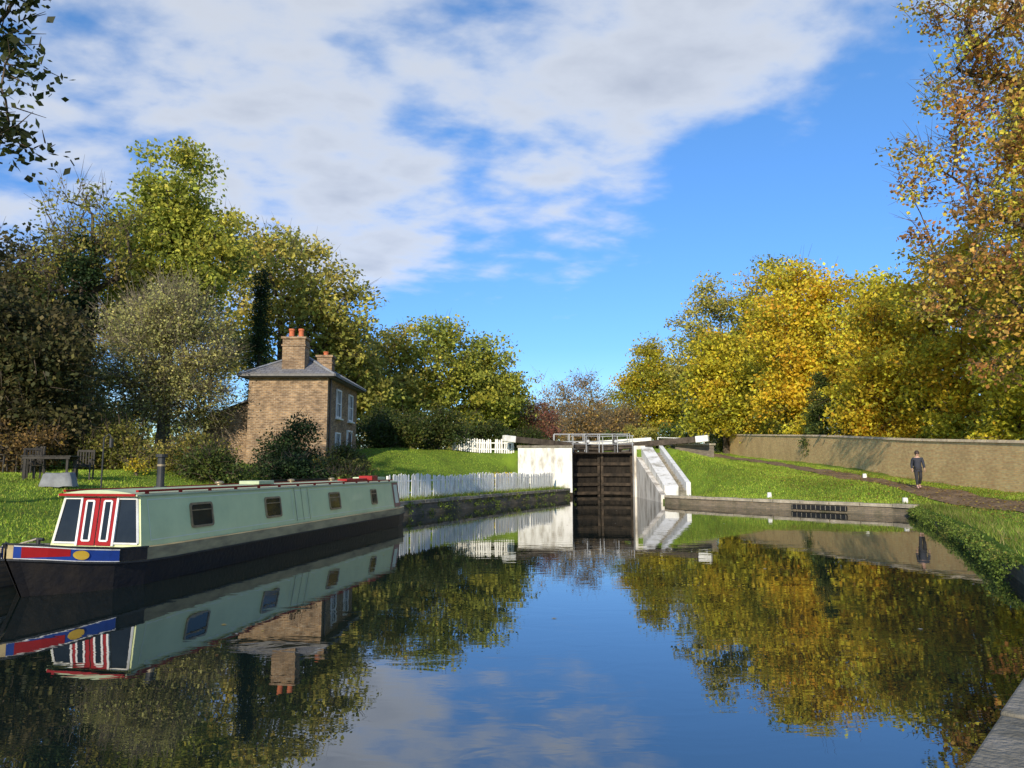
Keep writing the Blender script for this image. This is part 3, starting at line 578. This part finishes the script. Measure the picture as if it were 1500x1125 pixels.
for x,y in ((16.4,31.2),(12.6,36.6),(19.4,41)):
    g_=thing('marker_stone','small white painted marker stone in the grass','stone',(x,y,float(H(x,y))))
    G=Geo(); G.box((0,0,.1),(.22,.16,.3),taper=.8); G.out('stone',WHT,g_,bevel=.03)
def picket(pts,lab,hgt):
    p0=(pts[0][0],pts[0][1],float(H(*pts[0]))); t_=thing('picket_fence',lab,'fence',p0)
    P=Geo();Rl=Geo();Po=Geo(); o_=Vector(p0)
    for a,b in zip(pts[:-1],pts[1:]):
        a=Vector(a);b=Vector(b); L_=(b-a).length; n=int(L_/.15); an=math.atan2(b.y-a.y,b.x-a.x)
        def g(s): q=a.lerp(b,s); return Vector((q.x,q.y,float(H(q.x,q.y))))-o_
        for i in range(n+1):
            if rnd.random()<.02: continue
            q=g(i/n); hh=hgt+rnd.uniform(-.05,.05)+.04*math.sin(i*.13); w_=.1; tl=rnd.uniform(-.05,.05)
            M=Matrix.Rotation(an,3,'Z')@Matrix.Rotation(tl,3,'Y'); vs=[(-w_/2,-.01,.05),(w_/2,-.01,.05),(w_/2,-.01,hh-.06),(0,-.01,hh),(-w_/2,-.01,hh-.06)]
            vs=[M@Vector(v)+q for v in vs]+[M@Vector((v[0],.012,v[2]))+q for v in vs]
            P.mesh(vs,[(4,3,2,1,0),(5,6,7,8,9),(0,1,6,5),(1,2,7,6),(2,3,8,7),(3,4,9,8),(4,0,5,9)])
        m_=max(1,int(L_/2)); nn=Vector((-math.sin(an),math.cos(an),0))*.045
        for i in range(m_):
            q0,q1=g(i/m_)+nn,g((i+1)/m_)+nn
            for z in (.28,hgt-.25): Rl.beam(q0+Vector((0,0,z)),q1+Vector((0,0,z)),.04,.07)
            Po.box(q0+nn*1.1+Vector((0,0,hgt*.47)),(.09,.09,hgt*1.0),rz=an)
    P.out('pickets',WHTF,t_); Rl.out('rails',WHTF,t_); Po.out('posts',WHTF,t_)
picket([(-4.9,29.9),(-.75,40.3),(2.6,48.2)],'weathered white picket fence along the canal bank',1.02)
picket([(-4.0,50.5),(-2.2,50.2),(.1,50.0)],'white picket fence on the lawn above the lock',.95)
# ------------------------------------------------------------------ narrowboat
SAGE=pm('sage_paint',(.74,.79,.40),(.62,.68,.34),scale=1.2,rough=.38,c3=(.69,.745,.375),coat=.12)
SAGEL=pm('pale_sage_paint',(.8,.82,.6),(.72,.74,.52),scale=2,rough=.35)
ROOFG=pm('roof_paint',(.5,.57,.36),(.38,.44,.27),scale=2,rough=.55,bump=.1)
BLACKH=pm('hull_blacking',(.012,.012,.014),(.024,.02,.017),scale=3,rough=.45,bump=.25,spec=.3)
GUN=pm('dirty_gunwale',(.55,.42,.2),(.2,.15,.08),scale=2.5,rough=.6,c3=(.4,.31,.15),stretch=(1,.3,1))
REDP=pm('red_paint',(.36,.01,.01),(.25,.008,.008),rough=.4,scale=3,spec=.3)
BLUEP=pm('blue_paint',(.02,.06,.3),(.015,.045,.2),rough=.4,scale=3,spec=.3)
YELP=pm('yellow_paint',(.65,.42,.04),(.55,.34,.03),rough=.35,scale=3)
BRASS=pm('brass_frame',(.42,.33,.2),(.25,.19,.12),rough=.4,scale=6,metal=.5)
WINM=pm('boat_window',(.05,.045,.035),(.03,.028,.022),scale=2,rough=.06,spec=.5)
IRON=pm('black_iron',(.015,.015,.015),(.03,.03,.03),rough=.5)
bt=thing('narrowboat','long pale green canal narrowboat with red doors moored at bank','boat',(-7.02,12.68,0),rot=-math.atan2(.182,.983))
st=[(-1.78,.02,.80),(-1.68,.14,.785),(-1.45,.36,.75),(-1.1,.62,.69),(-.6,.87,.63),(0,1.0,.6),(.6,1.02,.59),(4,1.02,.59),(8,1.02,.59),(12.6,1.02,.59),(13.2,.96,.61),(13.6,.8,.63),(13.85,.45,.64),(13.93,.05,.65)]
def strip(G,xo,zt,zb,mi=0,sts=st,sides=(1,-1),xb=None):
    for sd in sides:
        for (y0,w0,t0),(y1,w1,t1) in zip(sts[:-1],sts[1:]):
            a,b=w0+xo,w1+xo; ab=max(w0+(xo if xb is None else xb),.01); bb=max(w1+(xo if xb is None else xb),.01)
            def sh(y): return y+(.6*min(1,(-.3-y)/1.4) if (y<-.3 and xb is not None) else 0)
            G.poly([(sd*ab,sh(y0),zb if not callable(zb) else zb(t0)),(sd*bb,sh(y1),zb if not callable(zb) else zb(t1)),(sd*b,y1,zt(t1)),(sd*a,y0,zt(t0))],mi)
G=Geo(); strip(G,0,lambda t:t-.2,-.5,xb=-.12)
G.out('hull',BLACKH,bt,smooth=True)
G=Geo(); strip(G,.0,lambda t:t,lambda t:t-.2); 
for (y0,w0,t0),(y1,w1,t1) in zip(st[:-1],st[1:]): 
    if y0>=0: 
        for sd in (1,-1): G.poly([(sd*w0,y0,t0),(sd*w1,y1,t1),(sd*max(w1-.14,0),y1,t1+.004),(sd*max(w0-.14,0),y0,t0+.004)])
G.out('gunwale',GUN,bt)
G=Geo()
for (y0,w0,t0),(y1,w1,t1) in zip(st[:-1],st[1:]):
    for sd in (1,-1): G.beam((sd*(w0+.01),y0,t0-.215),(sd*(w1+.01),y1,t1-.215),.04,.03)
G.out('rubbing_strake',IRON,bt)
G=Geo()
for (y0,w0,t0),(y1,w1,t1) in zip(st[:-1],st[1:]):
    if y1<=.01:
        for sd in (1,-1): G.beam((sd*(w0),y0,t0+.01),(sd*(w1),y1,t1+.01),.04,.022)
G.out('bow_rail',IRON,bt)
G=Geo()
dk=[s for s in st if s[0]<=0]
for (y0,w0,t0),(y1,w1,t1) in zip(dk[:-1],dk[1:]): G.poly([(-max(w0-.03,0),y0,t0-.04),(max(w0-.03,0),y0,t0-.04),(w1-.03,y1,t1-.04),(-w1+.03,y1,t1-.04)])
dk=[s for s in st if s[0]>=12.6]
for (y0,w0,t0),(y1,w1,t1) in zip(dk[:-1],dk[1:]): G.poly([(-w0+.03,y0,t0-.04),(w0-.03,y0,t0-.04),(w1-.03,y1,t1-.04),(-w1+.03,y1,t1-.04)])
G.out('deck',pm('deck_paint',(.05,.06,.06),(.03,.035,.035),rough=.7,bump=.3),bt)
def bowpt(y,z_off,o=.012):
    yy=[s[0] for s in st]; w_=np.interp(y,yy,[s[1] for s in st]); t=np.interp(y,yy,[s[2] for s in st]); return w_+o,y,t+z_off
def bowstrip(ya,yb,za,zb,o,G,sd=1,n=8,za2=None):
    for i in range(n):
        y0=ya+(yb-ya)*i/n; y1=ya+(yb-ya)*(i+1)/n; k0=za if za2 is None else za+(za2-za)*i/n; k1=za if za2 is None else za+(za2-za)*(i+1)/n
        a=bowpt(y0,k0,o);b=bowpt(y1,k1,o);c=bowpt(y1,zb,o);d=bowpt(y0,zb,o)
        G.poly([(sd*p_[0],p_[1],p_[2]) for p_ in (a,b,c,d)])
for s in (1,-1):
    G=Geo(); bowstrip(-1.74,-.55,-.195,-.012,.022,G,s); pn=G.out('bow_panel',BLUEP,bt)
    G=Geo(); bowstrip(-1.74,-.55,-.024,-.01,.03,G,s); G.out('white_stripe',WHT,pn)
    G=Geo(); bowstrip(-1.74,-.55,-.205,-.19,.03,G,s); G.out('white_stripe',WHT,pn)
    G=Geo(); bowstrip(-1.68,-1.2,-.185,-.026,.03,G,s,8,-.13); G.out('red_flash',REDP,pn)
    pts=[]
    for i in range(16):
        a=i*math.pi/8; q=bowpt(-1.08+.1*math.cos(a),-.105+.07*math.sin(a),.04); pts.append((s*q[0],q[1],q[2]))
    G=Geo(); G.poly(pts); G.out('yellow_roundel',YELP,pn)
    G=Geo(); bowstrip(-.53,-.02,-.195,-.004,.012,G,s); G.out('black_bow_band',BLACKH,bt)
CL=13.1; bw,tw,zb,zt,zc=.87,.73,.59,1.44,1.52
def prof(y,d=0): return [(-bw-d,y,zb),(-tw-d,y,zt),(tw+d,y,zt),(bw+d,y,zb)]
G=Geo(); P1=prof(CL)
P0b=[(-bw,0,zb),(-tw,.1,zt),(tw,.1,zt),(bw,0,zb)]
G.mesh(P0b+P1,[(0,1,5,4),(2,3,7,6),(3,2,1,0),(4,5,6,7)]); cab=G.out('cabin',SAGE,bt)
G=Geo(); R0=[]
nx=9
for yy in (-.02,CL+.05):
    for i in range(nx):
        u=-1+2*i/(nx-1); R0.append((u*(tw+.03),yy,zt+.015+(zc-zt)*(1-u*u)))
fs=[(i,i+1,nx+i+1,nx+i) for i in range(nx-1)]
R0+=[(-tw-.03,-.02,zt-.01),(tw+.03,-.02,zt-.01),(-tw-.03,CL+.05,zt-.01),(tw+.03,CL+.05,zt-.01)]
fs+=[tuple(list(range(nx-1,-1,-1))+[2*nx,2*nx+1]),tuple(list(range(nx,2*nx))+[2*nx+3,2*nx+2]),(0,nx,2*nx+2,2*nx),(nx-1,2*nx-1,2*nx+3,2*nx+1)]
G.mesh(R0,fs); rf=G.out('roof',ROOFG,bt,smooth=False)
for s in (1,-1):
    G=Geo(); G.beam((s*(tw-.03),.05,zt+.075),(s*(tw-.03),CL-.4,zt+.075),.05,.035)
    for i in range(14): G.box((s*(tw-.03),.3+i*.93,zt+.04),(.04,.06,.05))
    G.out('handrail',REDP,rf)
G=Geo(); G.beam((-tw,-.03,zt+.012),(tw,-.03,zt+.012),.03,.04); G.out('roof_edge',REDP,rf)
def sidept(y,z,o=.006,s=1):
    f=(z-zb)/(zt-zb); return (s*(bw+(tw-bw)*f+o),y,z)
def sideq(G,y0,y1,z0,z1,o=.006,s=1,mi=0):
    G.poly([sidept(y0,z0,o,s),sidept(y1,z0,o,s),sidept(y1,z1,o,s),sidept(y0,z1,o,s)],mi)
G=Geo()
for s in (1,-1):
    for (a,b) in ((.25,5.45),(5.62,6.25),(6.4,12.4)):
        for z in (.68,1.355): sideq(G,a,b,z,z+.018,.004,s)
        for y in (a,b-.018): sideq(G,y,y+.018,.698,1.355,.004,s)
G.out('coach_line',SAGEL,cab)
SRED=pm('faded_red_paint',(.4,.18,.12),(.3,.13,.09),rough=.5)
for s in (1,-1):
    G=Geo(); sideq(G,12.5,CL-.02,.62,1.42,.007,s); G.out('stern_panel',SRED,cab)
G=Geo(); sideq(G,12.62,12.95,.75,1.35,.014); G.out('cream_panel',SAGEL,cab)
for y in (5.58,5.93,6.28):
    G=Geo(); sideq(G,y,y+.012,.64,1.42,.01,1); G.out('hatch_seam',WOODG,cab)
def bwin(yc,wd,ht,zc_,s):
    f=Geo()
    def ring(w_,h_,r,o):
        pts=[]
        for cx,cz,a0 in ((1,1,0),(-1,1,90),(-1,-1,180),(1,-1,270)):
            for k in range(4):
                a=math.radians(a0+k*30); pts.append(sidept(yc+cx*(w_/2-r)+r*math.cos(a),zc_+cz*(h_/2-r)+r*math.sin(a),o,s))
        return pts
    g2=Geo(); g2.poly(ring(wd-.04,ht-.04,.05,.014)); wn=g2.out('window',WINM,cab)
    a=ring(wd,ht,.07,.028); b=ring(wd-.08,ht-.08,.05,.028); c=ring(wd,ht,.07,.002); d=ring(wd-.08,ht-.08,.05,.01); k=len(a)
    f.mesh(a+b+c+d,[(i,(i+1)%k,k+(i+1)%k,k+i) for i in range(k)]+[(i,2*k+i,2*k+(i+1)%k,(i+1)%k) for i in range(k)]+[(k+i,k+(i+1)%k,3*k+(i+1)%k,3*k+i) for i in range(k)])
    p0=sidept(yc-wd/2+.03,zc_+.09,.022,s);p1=sidept(yc+wd/2-.03,zc_+.09,.022,s); f.beam(p0,p1,.02,.02)
    f.out('frame',BRASS,wn)
for s in (1,-1):
    for yc,wd in ((1.77,.72),(4.5,.72),(7.85,.72),(10.75,.5)): bwin(yc,wd,.46,1.03,s)
def fpt(x,z,o=.01):
    f=(z-zb)/(zt-zb); return (x,.1*f-o,z)
def fq(G,x0,x1,z0,z1,o=.01,x0t=None,x1t=None): G.poly([fpt(x0,z0,o),fpt(x1,z0,o),fpt(x1 if x1t is None else x1t,z1,o),fpt(x0 if x0t is None else x0t,z1,o)])
for s in (1,-1):
    G=Geo(); a,b=.36*s,.81*s; at_,bt_=.36*s,.69*s
    fq(G,a,b,.65,1.39,.012,at_,bt_); wn=G.out('window',GLS,cab)
    G=Geo(); G.beam(fpt(a,.65,.02),fpt(b,.65,.02),.025,.03); G.beam(fpt(a,1.39,.02),fpt(bt_,1.39,.02),.025,.03); G.beam(fpt(b,.65,.02),fpt(bt_,1.39,.02),.03,.03)
    G.out('frame',WHT,wn)
    G=Geo(); fq(G,.01*s,.33*s,.61,1.41,.03)
    d_=G.out('door',REDP,cab)
    G=Geo(); fq(G,.12*s,.22*s,.70,1.34,.036); wn=G.out('window',GLS,d_)
    G=Geo()
    for x in (.1*s,.24*s): G.beam(fpt(x,.69,.04),fpt(x,1.35,.04),.035,.015)
    for z in (.69,1.35): G.beam(fpt(.1*s,z,.04),fpt(.24*s,z,.04),.015,.03)
    G.beam(fpt(.345*s,.61,.03),fpt(.345*s,1.41,.03),.04,.03)
    G.out('frame',WHT,wn)
G=Geo(); G.cyl((-.35,2.1,zc-.05),(-.35,2.1,zc+.62),.075,.07,14); G.cyl((-.35,2.1,zc+.6),(-.35,2.1,zc+.66),.11,.11,14); G.cyl((-.35,2.1,zc-.03),(-.35,2.1,zc+.03),.12,.12,14); fl=G.out('flue',IRON,rf)
G=Geo(); G.cyl((-.35,2.1,zc+.42),(-.35,2.1,zc+.46),.08,.08,14); G.out('brass_ring',BRASS,fl)
for y in (3.6,6.9,9.4):
    G=Geo(); G.cyl((0,y,zc-.01),(0,y,zc+.06),.05,n=12); G.ball((0,y,zc+.07),.1,n=12,sc=(1,1,.4)); G.out('vent',BRASS,rf,smooth=True)
G=Geo(); G.box((.1,5.0,zc+.05),(.5,.7,.08)); G.out('roof_hatch',ROOFG,rf,bevel=.01)
G=Geo(); G.box((.25,10.4,zc+.035),(.3,1.6,.06)); G.out('red_plank',REDP,rf,bevel=.01)
G=Geo(); G.box((.3,11.55,zc+.07),(.45,.5,.14)); G.out('roof_box',REDP,rf,bevel=.01)
G=Geo(); G.box((0,12.4,zc+.04),(.8,.9,.1)); G.out('sliding_hatch',ROOFG,rf,bevel=.01)
G=Geo(); G.beam((-.3,6,zc+.06),(-.25,9.6,zc+.06),.22,.04); G.out('gang_plank',WOOD,rf)
G=Geo(); G.beam((0,-1.79,.82),(0,-1.2,-.4),.05,.05); G.out('stem_post',IRON,bt)
G=Geo(); G.cyl((0,-1.2,.68),(0,-1.2,.84),.03,n=8); G.cyl((-.09,-1.2,.82),(.09,-1.2,.82),.025,n=8); G.out('mooring_stud',IRON,bt)
G=Geo(); G.cyl((0,13.7,.6),(0,13.7,1.25),.03,n=8); G.cyl((0,13.7,1.25),(0,13.0,1.4),.02,n=8); G.out('tiller',BRASS,bt)
g_=thing('mooring_rope','pale rope from boat bow to bank','rope',(0,0,0))
G=Geo(); a=Vector((-7.25,11.5,.83)); b=Vector((-9.1,10.6,.75)); pv=a
for i in range(1,9):
    q=a.lerp(b,i/8); q.z-=.18*math.sin(math.pi*i/8); G.cyl(pv,q,.014,n=5); pv=q
G.out('rope',STONE,g_)
# ------------------------------------------------------------------ garden furniture
TEAK=pm('dark_weathered_teak',(.06,.052,.042),(.03,.026,.021),scale=5,rough=.85,bump=.3)
def gtable(x,y,rz,lab):
    z=float(H(x,y)); t_=thing('garden_table',lab,'table',(x,y,z),rz)
    G=Geo()
    for i in range(7): G.box((-.6+.2*i,0,.74),(.185,.8,.03))
    G.box((0,.36,.69),(1.3,.04,.07)); G.box((0,-.36,.69),(1.3,.04,.07)); G.out('table_top',TEAK,t_)
    for sx in (-1,1):
        for sy in (-1,1): G=Geo(); G.box((sx*.58,sy*.33,.36),(.06,.06,.74)); G.out('leg',TEAK,t_)
def gchair(x,y,rz,mat=TEAK):
    z=float(H(x,y)); t_=thing('garden_chair','dark wooden slatted garden chair on the lawn','chair',(x,y,z),rz,group='garden chairs on the lawn')
    G=Geo(); [G.box((-.2+.1*i,0,.44),(.085,.45,.025)) for i in range(5)]; G.out('seat',mat,t_)
    G=Geo(); [G.box((-.16+.08*i,.25,.72),(.035,.02,.42)) for i in range(5)]; G.box((0,.25,.95),(.5,.04,.07)); G.box((0,.25,.5),(.5,.04,.05)); G.out('backrest',mat,t_)
    for sx in (-1,1):
        for sy in (-1,1): G=Geo(); G.box((sx*.23,sy*.23,.33 if sy<0 else .47),(.045,.045,.66 if sy<0 else .95)); G.out('leg',mat,t_)
        G=Geo(); G.box((sx*.24,0,.66),(.06,.52,.03)); G.out('armrest',mat,t_)
gtable(-14.2,22.9,.2,'weathered dark garden table on the lawn'); gchair(-13.7,23.8,.3); gchair(-14.9,23.2,.8)
gchair(-17.9,26.3,1.2); gchair(-17.0,26.4,-.4)
g_=thing('cloth_cover','pale grey cloth sheet draped over a garden bench','cloth',(-13.0,21.4,float(H(-13.0,21.4))),.2)
G=Geo(); n=9
vs=[];fs=[]
for i in range(n):
    for j in range(n):
        u=i/(n-1)*2-1; v=j/(n-1)*2-1; e=max(abs(u),abs(v)); zz_=.4+.05*rnd.random() if e<.8 else .4-.38*(e-.7)/.3+.04*rnd.random()
        vs.append((u*.45,v*.3,max(zz_,.03)))
for i in range(n-1):
    for j in range(n-1): fs.append((i*n+j,(i+1)*n+j,(i+1)*n+j+1,i*n+j+1))
G.mesh(vs,fs); G.out('cloth',pm('grey_cloth',(.25,.26,.25),(.17,.17,.17),rough=.9),g_,smooth=True)
g_=thing('feeder_pole','thin black garden pole with hooked top','pole',(-10.9,19.8,float(H(-10.9,19.8))))
G=Geo(); G.cyl((0,0,-.1),(0,0,1.75),.022,n=8); G.cyl((0,0,1.75),(.13,0,1.86),.016,n=6); G.cyl((.13,0,1.86),(.2,0,1.75),.016,n=6); G.out('pole',IRON,g_)
G=Geo(); G.cyl((.2,0,1.5),(.2,0,1.74),.05,n=10); G.out('feeder',IRON,g_)
# ------------------------------------------------------------------ person
def skin(name,vs,es,rs_,mat,parent,root=0,sub=2):
    me=bpy.data.meshes.new(name); me.from_pydata(vs,es,[]); o=bpy.data.objects.new(name+'_tmp',me); COL.objects.link(o)
    md=o.modifiers.new('s','SKIN'); md.use_smooth_shade=True
    for i,r in enumerate(rs_):
        sv=me.skin_vertices[0].data[i]; sv.radius=(r,r) if not isinstance(r,tuple) else r; sv.use_root=(i==root)
    md2=o.modifiers.new('u','SUBSURF'); md2.levels=sub; md2.render_levels=sub
    bpy.context.view_layer.update(); dg=bpy.context.evaluated_depsgraph_get(); m2=bpy.data.meshes.new_from_object(o.evaluated_get(dg)); 
    bpy.data.objects.remove(o); m2.materials.clear(); m2.materials.append(mat); m2.name=name
    for p in m2.polygons: p.use_smooth=True
    return ob(name,m2,parent)
px_,py_=18.75,34.4
pr=thing('person','person in dark jacket and trousers walking on the towpath','person',(px_,py_,float(H(px_,py_))+.03),rot=math.radians(165))
SK=pm('skin',(.5,.3,.2),(.45,.26,.18),rough=.6); JK=pm('dark_jacket_cloth',(.02,.024,.035),(.03,.033,.045),rough=.8); TR=pm('black_trouser_cloth',(.018,.018,.022),(.028,.028,.03),rough=.85)
SH=pm('pale_pink_shoe',(.5,.3,.26),(.42,.25,.22),rough=.6); HA=pm('brown_hair',(.05,.03,.018),(.03,.018,.012),rough=.6)
B=[(0,0,.92),(0,.01,1.1),(0,.02,1.28),(0,.01,1.4),(0,.02,1.47),(0,.03,1.56),(0,.035,1.64),
 (.09,0,.9),(.1,.14,.5),(.1,.2,.1),(-.09,0,.9),(-.1,.0,.5),(-.1,-.26,.16),
 (.19,0,1.37),(.23,-.08,1.1),(.23,-.02,.86),(-.19,0,1.37),(-.23,.1,1.1),(-.22,.26,.9),(.1,.3,.04),(-.1,-.17,.05),
 (0,.02,1.60)]
E=[(0,1),(1,2),(2,3),(3,4),(4,5),(5,21),(21,6),(0,7),(7,8),(8,9),(0,10),(10,11),(11,12),(3,13),(13,14),(14,15),(3,16),(16,17),(17,18),(9,19),(12,20)]
Rr=[(.12,.09),(.12,.085),(.14,.09),(.1,.07),.05,.075,.06,.085,.058,.038,.085,.058,.038,.055,.042,.03,.055,.042,.03,.035,.035,.09]
bd=skin('body',B,E,Rr,SK,pr)
JV=[B[0],B[1],B[2],B[3],B[13],B[14],(.23,-.03,.9),B[16],B[17],(-.22,.24,.92),(0,.0,.8),(0,.01,1.44)]
skin('jacket',JV,[(10,0),(0,1),(1,2),(2,3),(3,4),(4,5),(5,6),(3,7),(7,8),(8,9),(3,11)],[(.17,.13),(.16,.12),(.175,.125),(.14,.1),.075,.062,.05,.075,.062,.05,(.175,.14),.075],JK,pr)
skin('trousers',[B[0],B[7],B[8],(.1,.19,.14),B[10],B[11],(-.1,-.24,.2)],[(0,1),(1,2),(2,3),(0,4),(4,5),(5,6)],[(.14,.11),.1,.075,.06,.1,.075,.06],TR,pr)
for s,(ax,ay,az) in (('a',(.1,.2,.07)),('b',(-.1,-.26,.1))):
    skin('shoe',[(ax,ay-.05,az),(ax,ay+.05,az-.01),(ax,ay+.17,az-.03)],[(0,1),(1,2)],[.05,.05,.04],SH,pr,sub=1)
G=Geo(); G.ball((0,.0,1.63),.112,n=14,sc=(.95,1,1.12)); G.out('hair',HA,pr,smooth=True)
for sx in (-1,1):
    G=Geo(); G.ball((sx*.035,.118,1.60),.012,n=8); G.out('eye',IRON,pr)
G=Geo(); G.ball((0,.13,1.57),.018,n=8,sc=(.8,1.2,1.3)); G.out('nose',SK,pr,smooth=True)
G=Geo(); G.ball((0,.115,1.535),.02,n=8,sc=(1.3,.6,.35)); G.out('mouth',pm('lip',(.35,.12,.1)),pr,smooth=True)
for sx,(hx2,hy2,hz2) in ((1,(.23,-.02,.86)),(-1,(-.22,.26,.9))):
    vs=[(hx2,hy2,hz2),(hx2,hy2+.02,hz2-.07)];es=[(0,1)];rr=[.026,.03]
    for k,(dy,l) in enumerate(((-.025,.05),(-.008,.06),(.01,.062),(.027,.05))):
        n0=len(vs); vs+=[(hx2,hy2+.02+dy,hz2-.1),(hx2-sx*.012,hy2+.02+dy,hz2-.1-l)]; es+=[(1,n0),(n0,n0+1)]; rr+=[.009,.008]
    n0=len(vs); vs+=[(hx2-sx*.01,hy2+.055,hz2-.06),(hx2-sx*.012,hy2+.065,hz2-.1)]; es+=[(0,n0),(n0,n0+1)]; rr+=[.01,.009]
    skin('hand',vs,es,rr,SK,pr,sub=1)
G=Geo(); G.box((0,-.19,1.2),(.28,.14,.4)); G.out('backpack',pm('grey_bag',(.06,.06,.07),(.04,.04,.05),rough=.8),pr,bevel=.05)
# ------------------------------------------------------------------ camera, light, world
cam=bpy.data.cameras.new('camera'); co=bpy.data.objects.new('camera',cam); COL.objects.link(co)
cam.lens=26; cam.sensor_width=36; cam.clip_end=5000; cam.clip_start=.05
co.location=(0,0,1.9); co.rotation_euler=(math.radians(90+6.5),0,0); S.camera=co
EL=21; AZ=math.radians(15); hd=Vector((math.sin(AZ),math.cos(AZ),0)); dv=Vector((hd.x*math.cos(math.radians(EL)),hd.y*math.cos(math.radians(EL)),-math.sin(math.radians(EL))))
sl=bpy.data.lights.new('sun','SUN'); so=bpy.data.objects.new('sun',sl); COL.objects.link(so)
sl.energy=5; sl.angle=math.radians(.5); sl.color=(1,.89,.72); so.rotation_euler=dv.to_track_quat('-Z','Y').to_euler()
W=bpy.data.worlds.new('World'); S.world=W; W.use_nodes=True; t=W.node_tree; t.nodes.clear(); L=t.links.new
out=N(t,'ShaderNodeOutputWorld'); bg=N(t,'ShaderNodeBackground'); bg.inputs[1].default_value=.15; L(bg.outputs[0],out.inputs[0])
sk=N(t,'ShaderNodeTexSky',sky_type='NISHITA'); sk.sun_disc=False; sk.sun_elevation=math.radians(EL); sk.sun_rotation=math.radians(195); sk.air_density=1.0; sk.dust_density=.2; sk.ozone_density=2.5
hs=N(t,'ShaderNodeHueSaturation'); hs.inputs['Saturation'].default_value=1.2; hs.inputs['Value'].default_value=1.4; L(sk.outputs[0],hs.inputs['Color'])
tc=N(t,'ShaderNodeTexCoord'); sp=N(t,'ShaderNodeSeparateXYZ'); L(tc.outputs['Generated'],sp.inputs[0])
rp=N(t,'ShaderNodeValToRGB'); L(sp.outputs[2],rp.inputs[0]); e=rp.color_ramp.elements; e[0].position=0; e[0].color=(.52,.64,.82,1); e[1].position=.5; e[1].color=(.9,.92,1,1); q=e.new(.16); q.color=(.5,.64,.92,1)
mt=N(t,'ShaderNodeMix',data_type='RGBA',blend_type='MULTIPLY'); mt.inputs[0].default_value=1; L(hs.outputs[0],mt.inputs[6]); L(rp.outputs[0],mt.inputs[7])
def M(op,a,b=None,clamp=False):
    n=N(t,'ShaderNodeMath',operation=op,use_clamp=clamp)
    for i,v in enumerate((a,b)):
        if v is None: continue
        if isinstance(v,(int,float)): n.inputs[i].default_value=v
        else: L(v,n.inputs[i])
    return n.outputs[0]
zz=M('ADD',M('MAXIMUM',sp.outputs[2],0.0),.18)
cb=N(t,'ShaderNodeCombineXYZ'); L(M('DIVIDE',sp.outputs[0],zz),cb.inputs[0]); L(M('DIVIDE',sp.outputs[1],zz),cb.inputs[1])
mp=N(t,'ShaderNodeMapping'); mp.inputs['Rotation'].default_value=(0,0,math.radians(-20)); mp.inputs['Scale'].default_value=(.95,1.25,1); L(cb.outputs[0],mp.inputs[0])
n1=N(t,'ShaderNodeTexNoise'); n1.inputs['Scale'].default_value=2.1; n1.inputs['Detail'].default_value=10; n1.inputs['Roughness'].default_value=.54; n1.inputs['Distortion'].default_value=.15; L(mp.outputs[0],n1.inputs['Vector'])
n2=N(t,'ShaderNodeTexNoise'); n2.inputs['Scale'].default_value=6.5; n2.inputs['Detail'].default_value=7; n2.inputs['Roughness'].default_value=.52; n2.inputs['Distortion'].default_value=.15; L(mp.outputs[0],n2.inputs['Vector'])
dens=M('ADD',M('ADD',M('MULTIPLY',n1.outputs[0],1.6),M('MULTIPLY',n2.outputs[0],.85)),-.70)
th=math.radians(6.5)
def dirpx(px,py):
    u=(px-750)/1083; v=(562.5-py)/1083
    return Vector((u,math.cos(th)-v*math.sin(th),math.sin(th)+v*math.cos(th))).normalized()
tot=dens
for px,py,ra,amp in ((250,170,26,.24),(720,60,26,.2),(1200,20,19,.36),(460,290,12,.14),(820,340,8,.2),(650,390,7,.22),(1150,245,4,.25),(1280,370,18,-.45),(800,540,18,-.4),(1080,270,8,-.12),(640,235,6,-.12),(40,110,6,-.1),(250,500,14,-.15)):
    d=dirpx(px,py); vm=N(t,'ShaderNodeVectorMath',operation='DOT_PRODUCT'); L(tc.outputs['Generated'],vm.inputs[0]); vm.inputs[1].default_value=d
    mr=N(t,'ShaderNodeMapRange',interpolation_type='SMOOTHSTEP'); mr.inputs[1].default_value=math.cos(math.radians(ra)); mr.inputs[2].default_value=math.cos(math.radians(ra*.25)); mr.inputs[4].default_value=amp
    L(vm.outputs['Value'],mr.inputs[0]); tot=M('ADD',tot,mr.outputs[0])
cm=N(t,'ShaderNodeMapRange',interpolation_type='SMOOTHSTEP'); cm.inputs[1].default_value=.47; cm.inputs[2].default_value=1.02; cm.inputs[4].default_value=.82; L(tot,cm.inputs[0])
shade=N(t,'ShaderNodeMapRange'); shade.inputs[1].default_value=.85; shade.inputs[2].default_value=1.35; L(tot,shade.inputs[0])
cc=N(t,'ShaderNodeMix',data_type='RGBA'); L(shade.outputs[0],cc.inputs[0]); cc.inputs[6].default_value=(5.4,5.6,5.9,1); cc.inputs[7].default_value=(3.7,3.9,4.3,1)
mx=N(t,'ShaderNodeMix',data_type='RGBA'); L(cm.outputs[0],mx.inputs[0]); L(mt.outputs[2],mx.inputs[6]); L(cc.outputs[2],mx.inputs[7]); L(mx.outputs[2],bg.inputs[0])
S.view_settings.view_transform='Standard'; S.view_settings.look='None'; S.view_settings.exposure=0
